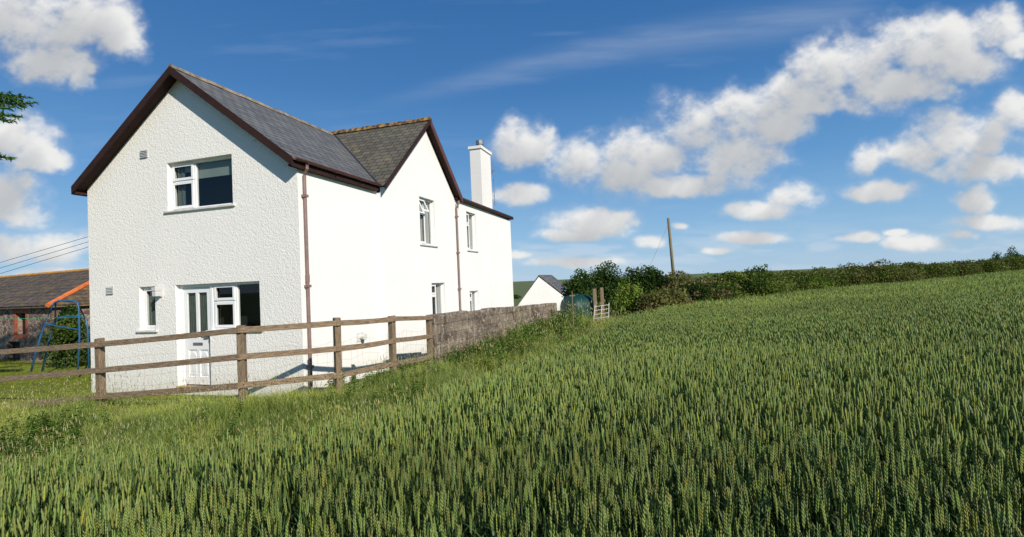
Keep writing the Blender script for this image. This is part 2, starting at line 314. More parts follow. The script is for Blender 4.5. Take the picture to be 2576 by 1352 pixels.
def gutter(t0,t1,s,z,r=.05):
    mb=MB(); pr=[(math.cos(a)*r,math.sin(a)*r) for a in np.linspace(math.pi,2*math.pi,9)]
    inn=[(x*.86,y*.86) for x,y in reversed(pr)]
    q=pr+inn; mb.hull8([(t0,s+x,z+y) for x,y in q],[(t1,s+x,z+y) for x,y in q])
    for t in np.arange(t0+.3,t1,.9): mb.box(t,t+.03,s-r-.006,s+r+.006,z-r-.008,z-r+.006)
    return mb.build('gutter',M['gutter'],house)
gzz=zf(E)-.03
gutter(-OV-.01,TV,E-.075,gzz); gutter(-OV+.08,TV,W-E+.062,gzz,.038)
b=MB(); b.tube([(.10,E-.075,gzz-.05),(.10,E-.075,gzz-.14),(.14,-.05,gzz-.26),(.14,-.05,-.1)],.032,10)
for z in (3.8,2.05,.5): b.box(.09,.19,-.094,-.001,z,z+.05)
b.tube([(.14,-.05,2.15),(.14,-.05,2.3)],.039,10)
b.build('downpipe',M['pipe'],house,smooth=False)
tp=pS(1153,640,WS-.055)[0]
b=MB(); b.tube([(tp-.02,WS-.15,4.74),(tp-.02,WS-.15,4.66),(tp,WS-.055,4.5),(tp,WS-.055,1.15),(tp+.05,WS-.07,1.05),(tp+.05,WS-.15,.95)],.030,10)
for z in (4.2,3.0,1.8): b.box(tp-.05,tp+.05,WS-.10,WS-.001,z,z+.05)
b.build('downpipe',M['pipe'],house)
def window(kind,a0,a1,z0,z1,cells,base=0.0,curt=None,sill=True,parent=house,fr=.05,setb=.10):
    def bx(mb,x0,x1,b0,b1,y0,y1):
        if kind=='F': mb.box(base+b0,base+b1,x0,x1,y0,y1)
        else: mb.box(x0,x1,base+b0,base+b1,y0,y1)
    def quad(mb,x0,x1,b,y0,y1):
        P=(lambda x,y:(base+b,x,y)) if kind=='F' else (lambda x,y:(x,base+b,y))
        mb.poly([P(x0,y0),P(x1,y0),P(x1,y1),P(x0,y1)])
    f=MB(); B0,B1=setb,setb+.07
    bx(f,a0,a1,B0,B1,z0,z0+fr); bx(f,a0,a1,B0,B1,z1-fr,z1); bx(f,a0,a0+fr,B0,B1,z0+fr,z1-fr); bx(f,a1-fr,a1,B0,B1,z0+fr,z1-fr)
    A0,A1,Z0,Z1=a0+fr,a1-fr,z0+fr,z1-fr
    def fa(x): return (A1-x*(A1-A0)) if kind=='F' else (A0+x*(A1-A0))
    xs=sorted({c[1] for c in cells if c[1]<.999})
    for x in xs: p=fa(x); bx(f,p-.028,p+.028,B0,B1,Z0,Z1)
    for c in cells:
        if c[3]<.999:
            z=Z0+c[3]*(Z1-Z0); l,r=sorted((fa(c[0]),fa(c[1]))); bx(f,l+.028,r-.028,B0+.001,B1-.001,z-.025,z+.025)
    w=f.build('window',M['upvc'],parent,bevel=.006)
    for c in cells:
        l,r=sorted((fa(c[0]),fa(c[1]))); zz0=Z0+c[2]*(Z1-Z0); zz1=Z0+c[3]*(Z1-Z0)
        l+=.028*(l>A0+.01); r-=.028*(r<A1-.01); zz0+=.025*(c[2]>0); zz1-=.025*(c[3]<.999)
        p=MB(); quad(p,l,r,B0+.033,zz0,zz1); p.build('pane',M['glass'],w)
        if c[4]:
            q=MB(); t=.045
            bx(q,l-.01,r+.01,B0-.018,B0-.002,zz0-.01,zz0+t); bx(q,l-.01,r+.01,B0-.018,B0-.002,zz1-t,zz1+.01)
            bx(q,l-.01,l+t,B0-.018,B0-.002,zz0+t,zz1-t); bx(q,r-t,r+.01,B0-.018,B0-.002,zz0+t,zz1-t)
            so=q.build('sash',M['upvc'],w,bevel=.004)
            if c[5]:
                hz=zz1; 
                for vtx in so.data.vertices:
                    d=hz-vtx.co.z
                    if kind=='S': vtx.co.y-=d*.45
    if sill:
        s_=MB(); bx(s_,a0-.07,a1+.07,-.05,B0,z0-.045,z0-.001); s_.build('sill',M['sill'],w,bevel=.008)
    for cc in (curt or []):
        x0,x1,y0,y1,mt,nm=cc; l,r=sorted((fa(x0),fa(x1))); q=MB(); n=max(2,int((r-l)/.03)); zb,zt=Z0+y0*(Z1-Z0),Z0+y1*(Z1-Z0)
        flat=nm=='blind'
        for i in range(n):
            x_a=l+(r-l)*i/n; x_b=l+(r-l)*(i+1)/n; ya=B1+.02+(0 if flat else .015*math.sin(i*1.9)); yb=B1+.02+(0 if flat else .015*math.sin((i+1)*1.9))
            if kind=='F': q.poly([(base+ya,x_a,zb),(base+yb,x_b,zb),(base+yb,x_b,zt),(base+ya,x_a,zt)])
            else: q.poly([(x_a,base+ya,zb),(x_b,base+yb,zb),(x_b,base+yb,zt),(x_a,base+ya,zt)])
        q.build(nm,M[mt],w)
    return w
window('F',*UW,[(0,.36,.62,1,1,0),(0,.36,0,.62,1,0),(.36,1,0,1,0,0)],curt=[(.0,.14,0,1,'greencurtain','curtain'),(.36,1,.66,1,'blind','blind'),(.14,.36,.84,1,'blind','blind')])
window('F',*SW,[(0,1,0,1,1,0)],curt=[(0,.55,0,1,'greencurtain','curtain')])
window('F',.969,2.25,1.27,2.22,[(0,.46,.62,1,1,0),(0,.46,0,.62,1,0),(.46,1,0,1,0,0)])
window('S',*W1,[(0,.5,.70,1,1,1),(0,.5,0,.70,1,0),(.5,1,0,1,0,0)],base=WS,curt=[(.40,1,0,1,'curtain','curtain')])
window('S',*W2,[(0,.5,.70,1,1,0),(0,.5,0,.70,1,0),(.5,1,0,1,0,0)],base=WS,curt=[(.0,1,0,.9,'curtain','curtain')])
window('S',*W3,[(0,.5,.70,1,1,0),(0,.5,0,.70,1,0),(.5,1,0,1,0,0)],base=WS,curt=[(.75,1,0,1,'curtain','curtain')])
window('S',*W4,[(0,.5,.70,1,1,0),(0,.5,0,.70,1,0),(.5,1,0,1,0,0)],base=WS,curt=[(.5,1,0,1,'curtain','curtain')])
f=MB(); 
for a0,a1,z0,z1 in ((3.06,3.142,.1,2.22),(2.25,2.32,.1,2.22),(2.32,3.06,2.15,2.22)): f.box(.09,.17,a0,a1,z0,z1)
f.build('door_frame',M['upvc'],house,bevel=.006)
D=MB(); d0,d1=2.325,3.055; zb,zt=.14,2.145; st=.10
def dbox(a0,a1,z0,z1,b0=.11,b1=.15): D.box(b0,b1,a0,a1,z0,z1)
mid=(d0+d1)/2
dbox(d0,d0+st,zb,zt); dbox(d1-st,d1,zb,zt); dbox(mid-.035,mid+.035,zb+.16,zt-.1); dbox(d0+st,d1-st,zt-.10,zt); dbox(d0+st,d1-st,zb,zb+.16); 
dbox(d0+st,mid-.035,.86,1.10); dbox(mid+.035,d1-st,.86,1.10)
for a0,a1 in ((d0+st,mid-.035),(mid+.035,d1-st)):
    dbox(a0,a1,zb+.16,.86,.132,.142); dbox(a0+.035,a1-.035,zb+.20,.72,.116,.1319)
    n=6; cx_=(a0+a1)/2; rr_=(a1-a0-.07)/2; ar=[(cx_+rr_*math.cos(math.pi*i/n),.72+.09*math.sin(math.pi*i/n)) for i in range(n+1)]
    D.hull8([(.116,x,z) for x,z in ar],[(.1319,x,z) for x,z in ar])
door=D.build('door',M['upvc'],house)
for a0,a1 in ((d0+st,mid-.035),(mid+.035,d1-st)):
    p=MB(); p.poly([(.13,a0,1.10),(.13,a1,1.10),(.13,a1,zt-.10),(.13,a0,zt-.10)]); p.build('pane',M['glass'],door)
    p=MB(); n=8
    for i in range(n):
        x0=a0+(a1-a0)*i/n; x1=a0+(a1-a0)*(i+1)/n; p.poly([(.165+.012*(i%2),x0,1.1),(.165+.012*((i+1)%2),x1,1.1),(.165+.012*((i+1)%2),x1,2.05),(.165+.012*(i%2),x0,2.05)])
    p.build('curtain',M['greencurtain'],door)
p=MB(); p.box(.098,.1095,mid-.13,mid+.13,.95,1.01); p.build('letterbox',M['metal'],door,bevel=.004)
p=MB(); p.box(.095,.1095,d0+.03,d0+.07,1.0,1.22); p.tube([(.09,d0+.05,1.12),(.06,d0+.05,1.12),(.06,d0+.16,1.12)],.009,8); p.build('handle',M['metal'],door)
p=MB(); p.box(-.03,.09,2.26,3.13,.085,.125); p.build('threshold',M['brass'],house,bevel=.005)
for (u,v) in ((363,388),(277,731)):
    s,z=pF(u,v); p=MB(); p.box(-.012,-.001,s-.11,s+.11,z-.09,z+.09)
    for k in range(5): p.hull8([(-.035,s-.1,z-.08+k*.034),(-.035,s+.1,z-.08+k*.034),(-.012,s+.1,z-.066+k*.034),(-.012,s-.1,z-.066+k*.034)],[(-.03,s-.1,z-.074+k*.034),(-.03,s+.1,z-.074+k*.034),(-.012,s+.1,z-.056+k*.034),(-.012,s-.1,z-.056+k*.034)])
    p.build('air_vent',M['greyvent'],house)
s,z=pF(404,735); p=MB(); p.box(-.03,-.001,s-.06,s+.06,z-.11,z+.11); p.box(-.15,-.03,s-.055,s+.055,z-.09,z+.02); p.box(-.16,-.03,s-.06,s+.06,z+.021,z+.10)
wl=p.build('wall_lamp',M['greyvent'],house,bevel=.01)
t,z=pS(905,848); p=MB(); p.box(t-.14,t+.12,-.02,-.001,z-.10,z+.10); p.tube([(t,-.02,z),(t,-.12,z)],.055,14); p.tube([(t,-.12,z),(t,-.15,z)],.07,14); p.build('boiler_flue',M['sill'],house)
t,z=pS(1231,655,WS); p=MB(); p.tube([(t,WS-.02,z),(t,WS-.02,.4)],.014,6); p.build('conduit',M['upvc'],house)
# chimney
cs0=.12; ct0=pS(1212,450,cs0)[0]; ct1=pS(1236,450,cs0)[0]; cs1=pF(1184,450,ct0)[0]; ctop=pS(1212,376,cs0)[1]
c=MB(); c.box(ct0,ct1,cs0,cs1,4.85,ctop); c.box(ct0-.05,ct1+.05,cs0-.05,cs1+.05,ctop+.001,ctop+.12); ch=c.build('chimney',M['stack'],house,bevel=.01); ch['label']='white rendered chimney stack with projecting cap'
c=MB(); cm,cn=(ct0+ct1)/2,(cs0+cs1)/2; z0=ctop+.12; c.tube([(cm,cn,z0),(cm,cn,z0+.18)],.14,14); c.tube([(cm,cn,z0+.18),(cm,cn,z0+.20),(cm,cn,z0+.36),(cm,cn,z0+.37)],[.10,.16,.16,.09],14); c.build('chimney_pot',M['metal'],ch)
c=MB(); c.tube([(ct1+.12,cs0-.06,5.2),(ct1+.12,cs0-.06,ctop-.3)],.014,6); az_=ctop-.65
c.beam((ct1-.1,cs0-.22,az_),(ct1+.35,cs0+.1,az_),.012,.012)
for k in range(5):
    a=Vector((ct1-.1,cs0-.22,az_)).lerp(Vector((ct1+.35,cs0+.1,az_)),k/4); c.beam(a+Vector((0,0,-.11)),a+Vector((0,0,.11)),.008,.008,(1,0,0))
for z in (5.6,6.3): c.box(ct1-.001,ct1+.13,cs0-.07,cs0-.05,z,z+.03)
c.build('aerial',M['metal'],ch)
# ---------------------------------------------------------------- FENCE
fence=empty('timber_fence',(-4.2,7.8,0),'weathered brown post and rail fence with three rails in front of the white house','fence')
FO=Vector((-4.2,7.8,0))
for i,(u,Y,a,b_,c_,tp_) in enumerate(PU):
    if i==1: continue
    top=at(u,tp_,Y); x,y=top.x,top.y; z0=float(gz(x,y))-.2; d=(pts[min(i+1,6)][0]-pts[max(i-1,0)][0]); an=math.atan2(d.y,d.x)
    p=MB(); w_=.052
    cs,sn=math.cos(an),math.sin(an); q=[(x+cs*a_-sn*b2-FO.x,y+sn*a_+cs*b2-FO.y) for a_,b2 in ((-w_,-w_),(w_,-w_),(w_,w_),(-w_,w_))]
    lean=random.uniform(-.015,.015)
    p.hull8([(a_,b2,z0) for a_,b2 in q],[(a_+lean,b2,top.z+random.uniform(-.01,.01)) for a_,b2 in q]); p.build('post',M['post'],fence,bevel=.008)
for i in range(6):
    if i==1: continue
    j=i+1 if i!=0 else 2
    for k in range(3):
        a=pts[i][k]-FO; b2=pts[j][k]-FO; d=(b2-a); n=Vector((d.y,-d.x,0)).normalized()*.072
        a2=a-d.normalized()*.05+n; b3=b2+d.normalized()*.05+n
        if i%2: a2+=Vector((0,0,.004)); b3+=Vector((0,0,.004))+n*.03
        p=MB(); dn=d.normalized(); seg=5; bowa=random.uniform(.004,.018)
        bow=lambda f_:Vector((0,0,-bowa*math.sin(math.pi*f_)))
        sd_=dn.cross(Vector((0,0,1))).normalized(); up_=sd_.cross(dn); sec=[sd_*-.018-up_*.045,sd_*.018-up_*.045,sd_*.018+up_*.045,sd_*-.018+up_*.045]
        p.v+=[tuple(a2+x) for x in sec]; p.f.append((3,2,1,0))
        for s_ in range(seg):
            f1=(s_+1)/seg; c0=a2.lerp(b3,f1)+bow(f1); w2=1+random.uniform(-.05,.05); p.v+=[tuple(c0+x*w2) for x in sec]; o0=4*s_
            p.f+=[(o0+e,o0+(e+1)%4,o0+4+(e+1)%4,o0+4+e) for e in range(4)]
        p.f.append(tuple(4*seg+e for e in range(4)))
        p.build('rail',M['wood'],fence,bevel=.004)
p=MB()
for i in (0,2,3,4,5):
    j=i+1 if i!=0 else 2
    a=pts[i][0]-FO; b2=pts[j][0]-FO; d=b2-a; L=math.hypot(d.x,d.y); n=Vector((d.y,-d.x,0)).normalized()*-.07
    ns=int(L/.15)
    def P(fr_,h):
        q=a+d*fr_+n; zz=float(gz(q.x+FO.x,q.y+FO.y)); return Vector((q.x,q.y,zz+h+.03*math.sin(fr_*9+h*5)))+n.normalized()*.05*math.sin(fr_*11+h*3)
    hs=(.05,.15,.28,.40,.55,.70,.85)
    for h in hs: p.tube([P(k/ns,h) for k in range(ns+1)],.0012,3,False)
    for k in range(ns+1): p.tube([P(k/ns,h) for h in hs],.0010,3,False)
p.build('wire_netting',M['wire'],fence)
# ---------------------------------------------------------------- GARDEN WALL
L=dv.length; an=math.atan2(dv.y,dv.x)
gw=empty('garden_wall',(gA.x,gA.y,0),'old stained concrete block wall running from the fence end to the green tank','wall',an)
p=MB(); n=int(L/.45); random.seed(3)
for i in range(n):
    x0,x1=L*i/n,L*(i+1)/n; zz=gA.z+(gB.z-gA.z)*(i+.5)/n+random.uniform(-.03,.02)
    p.box(x0+.001,x1-.001,-.014*random.random(),.22,-.5,zz)
p.build('blockwork',M['block'],gw,bevel=.022)
# ---------------------------------------------------------------- OUTBUILDING
oA=at(1303,770,34); ob=empty('outbuilding',(oA.x,oA.y,0),'small white gabled outbuilding beyond the garden wall','outbuilding',R(0))
wl_=3.35; ap=at(1355,694,34).z; ez=at(1303,769,34).z
p=MB(); ax=at(1355,694,34).x-oA.x
p.poly([(0,0,-2),(wl_,0,-2),(wl_,0,ez+.35),(ax,0,ap-.08),(0,0,ez)]); sh=.30; DD=4
p.poly([(wl_,0,-2),(wl_+DD*sh,DD,-2),(wl_+DD*sh,DD,ez+.35),(wl_,0,ez+.35)]); p.poly([(0,0,-2),(DD*sh,DD,-2),(DD*sh,DD,ez),(0,0,ez)])
p.poly([(DD*sh,DD,-2),(wl_+DD*sh,DD,-2),(wl_+DD*sh,DD,ez+.35),(ax+DD*sh,DD,ap-.08),(DD*sh,DD,ez)])
p.build('wall',M['side'],ob)
p=MB(); k6=Vector((DD*sh,DD,0))
for a,b2 in (((wl_+.12,-.06,ez+.28),(ax,-.06,ap)),((-.05,-.04,ez-.02),(ax,-.04,ap))):
    a=Vector(a);b2=Vector(b2); p.hull8([a,b2,b2+k6,a+k6],[x+Vector((0,0,.05)) for x in (a,b2,b2+k6,a+k6)])
p.build('roof',M['slate'],ob)
# ---------------------------------------------------------------- BARN
bK=at(131,768,17); ba=math.atan2(.45,-1)
barn=empty('stone_barn',(bK.x,bK.y,0),'low red brown stone barn with hipped slate roof and orange hip tiles','barn',ba)
ez=bK.z; BL,BD=14,-5.6
hole=[(1.75,.85),(2.45,.85),(2.45,1.62),(1.75,1.62)]
w=wall([[(0,-.6),(BL,-.6),(BL,ez),(0,ez)],hole,[(2.2,-.1),(3.1,-.1),(3.1,.6),(2.2,.6)]],lambda a,b_,z:(a,-b_,z),.25)
w.poly([(0,0,-.6),(0,BD,-.6),(0,BD,ez),(0,0,ez)]); w.poly([(0,BD,-.6),(BL,BD,-.6),(BL,BD,ez),(0,BD,ez)]); w.poly([(BL,0,-.6),(BL,BD,-.6),(BL,BD,ez),(BL,0,ez)])
w.build('wall',M['barnstone'],barn)
rk=1.38; hx=1.5; o_=.2
A=(-o_,o_,ez);B=(BL+o_,o_,ez);Cc=(BL+o_,BD-o_,ez);Dd=(-o_,BD-o_,ez);R0=(hx,BD/2,ez+rk);R1=(BL-hx,BD/2,ez+rk)
p=MB(); p.poly([A,B,R1,R0]);p.poly([B,Cc,R1]);p.poly([Cc,Dd,R0,R1]);p.poly([Dd,A,R0]);p.box(-o_+.02,BL+o_-.02,BD-o_+.02,o_-.02,ez-.08,ez-.01)
br_=p.build('roof',M['barnslate'],barn)
for a,b2,mt in ((A,R0,'hip'),(Dd,R0,'hip'),(R0,R1,'orangeridge')):
    p=MB(); p.tube([Vector(a)+Vector((0,0,.0)),Vector(b2)+Vector((0,0,.0))],.085 if mt=='hip' else .07,8); p.build('hip_tiles' if mt=='hip' else 'ridge_tiles',M[mt],br_)
p=MB(); 
for x0,x1,z0,z1 in ((1.60,1.75,.7,1.75),(2.45,2.6,.7,1.75),(1.75,2.45,1.62,1.75),(1.75,2.45,.7,.85)): p.box(x0,x1,-.05,.015,z0,z1)
bw=p.build('window',M['brick'],barn); p=MB(); p.box(1.75,2.45,-.2,-.18,.85,1.62); p.build('shutter',M['barge'],bw)
p=MB(); p.box(2.2,3.1,-.2,-.15,-.1,.6); p.build('door',M['dark'],barn)
# ---------------------------------------------------------------- SWING FRAME
sw=empty('swing_frame',tuple(at(150,935,13.2)*1),'blue tubular metal swing frame on the lawn beside the house','swing'); so=Vector(sw.location)
def arc(pl,Y,dy=0): return [at(u,v,Y)-so+Vector((0,dy,0)) for u,v in pl]
p=MB(); p.tube(arc([(78,935),(92,880),(112,815),(131,772),(137,762),(148,757),(185,757),(195,762),(198,775),(200,850),(196,935)],13.2),.023,8); p.build('frame',M['blue'],sw,smooth=True)
p=MB(); p.tube(arc([(106,935),(122,860),(138,812),(150,799),(165,796),(205,796),(216,803),(221,830),(224,935)],14.0),.023,8); p.build('frame',M['blue'],sw,smooth=True)
for a,b2 in ((at(140,759,13.2),at(138,812,14.0)),(at(196,766,13.2),at(214,801,14.0)),(at(112,815,13.2),at(199,830,13.2))):
    p=MB(); p.tube([a-so,b2-so],.017,8); p.build('crossbar',M['blue'],sw)
p=MB(); a=at(-250,806,12.5); b2=at(222,798,11.6); p.tube([a,(a+b2)/2+Vector((0,0,-.02)),b2],.006,5); tag(p.build('clothes_line',M['line']),'thin green clothes line stretched across the lawn from the house corner','clothes line')
for k,((u0,v0),(u1,v1)) in enumerate((((0,661),(222,596)),((0,675),(222,609)),((0,689),(222,622)))):
    sl=(v1-v0)/222; pp=[]
    for x,sag in ((-700,0),(-300,14),(0,0),(222,0),(600,-14)):
        pp.append(at(x,v0+sl*x+(-18 if x==-700 else 0)+sag,30+.5*k))
    p=MB(); p.tube(pp,.014,5); tag(p.build('overhead_wire',M['black']),('topmost','middle','lowest')[k]+' of the three overhead wires left of the house','wire')
# ---------------------------------------------------------------- UTILITY POLE
P0=at(1700,740,40); P1=at(1681,549,40); po=empty('utility_pole',(P0.x,P0.y,0),'leaning bare wooden utility pole rising behind the hedge','pole')
p=MB(); o_=Vector((P0.x,P0.y,0)); p.tube([P0-o_-Vector((0,0,1)),P1-o_],[.15,.10],12); p.build('shaft',M['polewood'],po,smooth=True)
p=MB(); q=P0.lerp(P1,.93)-o_; p.tube([q,q+Vector((-2.6,0,-5.2))],.009,5); p.build('stay_wire',M['wire'],po)
# ---------------------------------------------------------------- TANK
tk=at(1456,800,19.5); tk.z=0; tank=empty('oil_tank',tuple(tk),'rounded dark green plastic oil tank at the end of the block wall','tank',R(-62))
zt=at(1456,741,19.5).z; p=MB(); n=28; r_=.58; prof=[]
LEN=15
for i in range(LEN):
    f_=i/(LEN-1); y=-.62+1.24*f_; e=max(0,1-abs(2*f_-1)**4)**.5; rr_=(.35+.65*e)*r_*(1.0 if i%2 else .93); prof.append((y,rr_))
cz=zt-r_
for y,r1 in prof:
    for k in range(n):
        a=2*math.pi*k/n; cx_,sx_=math.cos(a),math.sin(a); sq=1/(abs(cx_)**2.6+abs(sx_)**2.6)**(1/2.6)
        p.v.append((cx_*sq*r1,y,cz+sx_*sq*r1))
for i in range(len(prof)-1):
    for k in range(n): k2=(k+1)%n; p.f.append((i*n+k,i*n+k2,(i+1)*n+k2,(i+1)*n+k))
p.f.append(tuple(range(n))); p.f.append(tuple((len(prof)-1)*n+k for k in range(n)))
to=p.build('body',M['tank'],tank,smooth=True); p=MB(); p.tube([(0,-.1,zt-.04),(0,-.1,zt+.03)],.13,14); p.build('filler_cap',M['tank'],tank)
p=MB(); p.box(-.6,.6,-.6,.6,-.2,cz-r_*.92); p.build('plinth',M['block'],tank)
for i,(u,v) in enumerate(((1495,727),(1513,724))):
    q=at(u,v,19+.3*i); p=MB(); p.box(-.065,.065,-.06,.06,-.2,q.z); o=p.build('timber_post',M['post'],bevel=.01); o.location=(q.x,q.y,0); tag(o,('left','right')[i]+' of two square timber posts beside the green tank','post')
h0=at(1494,800,17); hd=empty('metal_gate',(h0.x,h0.y,0),'small pale metal bar gate leaning by the tank at the field edge','gate')
def hp(u,v,Y): return at(u,v,Y)-Vector((h0.x,h0.y,0))
for a,b2 in (((1493,806),(1497,768)),((1531,800),(1532,762)),((1512,803),(1514,768))):
    p=MB(); p.tube([hp(*a,17),hp(*b2,17)],.013,6); p.build('upright',M['sill'],hd)
for k in range(4):
    p=MB(); p.tube([hp(1494+k,802-k*10,17),hp(1531,797-k*10,17)],.009,6); p.build('bar',M['sill'],hd)
q=at(1439,733,16); p=MB(); p.box(-.013,.013,-.013,.013,-.3,q.z); p.box(-.09,.09,-.017,-.0135,q.z-.16,q.z-.12); o=p.build('marker_post',M['post']); o.location=(q.x,q.y,0); tag(o,'thin pale marker post with short crosspiece in front of the green tank','post')
# ================================================================ VEGETATION (numpy)
def mk(name,V,T,Cc_,mat,parent=None):
    me=bpy.data.meshes.new(name); nv,nf=len(V),len(T)
    me.vertices.add(nv); me.vertices.foreach_set('co',V.astype(np.float32).ravel())
    me.loops.add(nf*3); me.loops.foreach_set('vertex_index',T.astype(np.int32).ravel())
    me.polygons.add(nf); me.polygons.foreach_set('loop_start',np.arange(0,nf*3,3,dtype=np.int32))
    me.update(calc_edges=True)
    c4=np.ones((nv,4),np.float32); c4[:,:3]=Cc_; a=me.color_attributes.new('Col','FLOAT_COLOR','POINT'); a.data.foreach_set('color',c4.ravel())
    me.materials.append(mat); o=bpy.data.objects.new(name,me); COL.objects.link(o)
    if parent:o.parent=parent
    return o
class T_:
    def __init__(s): s.v=[];s.t=[];s.c=[]
    def add(s,vs,ts,c):
        n=len(s.v); s.v+=[tuple(x) for x in vs]; s.t+=[tuple(n+i for i in t) for t in ts]; s.c+=[c]*len(vs) if not isinstance(c,list) else c
    def ribbon(s,pts,w,c0,c1,side):
        n=len(pts); vs=[];cs=[]
        for i,p in enumerate(pts):
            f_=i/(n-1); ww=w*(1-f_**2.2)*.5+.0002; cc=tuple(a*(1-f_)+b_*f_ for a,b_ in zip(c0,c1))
            vs+=[(p[0]-side[0]*ww,p[1]-side[1]*ww,p[2]-side[2]*ww),(p[0]+side[0]*ww,p[1]+side[1]*ww,p[2]+side[2]*ww)]; cs+=[cc,cc]
        ts=[]
        for i in range(n-1): ts+=[(2*i,2*i+1,2*i+3),(2*i,2*i+3,2*i+2)]
        s.add(vs,ts,cs)
    def spindle(s,c,rx,ry,rz,col,tilt=(0,0)):
        vs=[(c[0]+rx,c[1],c[2]),(c[0],c[1]+ry,c[2]),(c[0]-rx,c[1],c[2]),(c[0],c[1]-ry,c[2]),(c[0]+tilt[0]*rz,c[1]+tilt[1]*rz,c[2]+rz),(c[0]-tilt[0]*rz,c[1]-tilt[1]*rz,c[2]-rz)]
        s.add(vs,[(0,1,4),(1,2,4),(2,3,4),(3,0,4),(1,0,5),(2,1,5),(3,2,5),(0,3,5)],[col]*4+[tuple(x*1.2 for x in col),tuple(x*.8 for x in col)])
    def arr(s): return np.array(s.v,float),np.array(s.t,int),np.array(s.c,float)
def scatter(temps,P,rot,scl,shear,tint,zscl=None):
    ks=rng.integers(0,len(temps),len(P)); VV=[];TT=[];CC=[];off=0
    for k,(v,t,c) in enumerate(temps):
        idx=np.where(ks==k)[0]
        if len(idx)==0: continue
        r=rot[idx];cs,sn=np.cos(r)[:,None],np.sin(r)[:,None]; s_=scl[idx][:,None]; zs=(zscl[idx][:,None] if zscl is not None else s_)
        z=v[None,:,2]*zs
        x=(v[None,:,0]*cs-v[None,:,1]*sn)*s_+shear[idx,0][:,None]*z+P[idx,0][:,None]
        y=(v[None,:,0]*sn+v[None,:,1]*cs)*s_+shear[idx,1][:,None]*z+P[idx,1][:,None]
        z=z+P[idx,2][:,None]
        VV.append(np.stack([x,y,z],-1).reshape(-1,3)); n=len(v)
        TT.append((t[None]+(np.arange(len(idx))*n)[:,None,None]+off).reshape(-1,3)); CC.append((c[None]*tint[idx][:,None,:]).reshape(-1,3)); off+=n*len(idx)
    return np.concatenate(VV),np.concatenate(TT),np.concatenate(CC)
def join(parts):
    V=[];T=[];Cx=[];o=0
    for v,t,c in parts: V.append(v);T.append(t+o);Cx.append(c);o+=len(v)
    return np.concatenate(V),np.concatenate(T),np.concatenate(Cx)
def inpoly(x,y,poly):
    r=np.zeros(len(x),bool); n=len(poly)
    for i in range(n):
        x1,y1=poly[i];x2,y2=poly[(i+1)%n]
        c=((y1>y)!=(y2>y))&(x<(x2-x1)*(y-y1)/(y2-y1+1e-12)+x1); r^=c
    return r
LEAF=(.058,.122,.034); LEAFT=(.115,.20,.052); EAR=(.262,.345,.092); STEM=(.16,.24,.065)
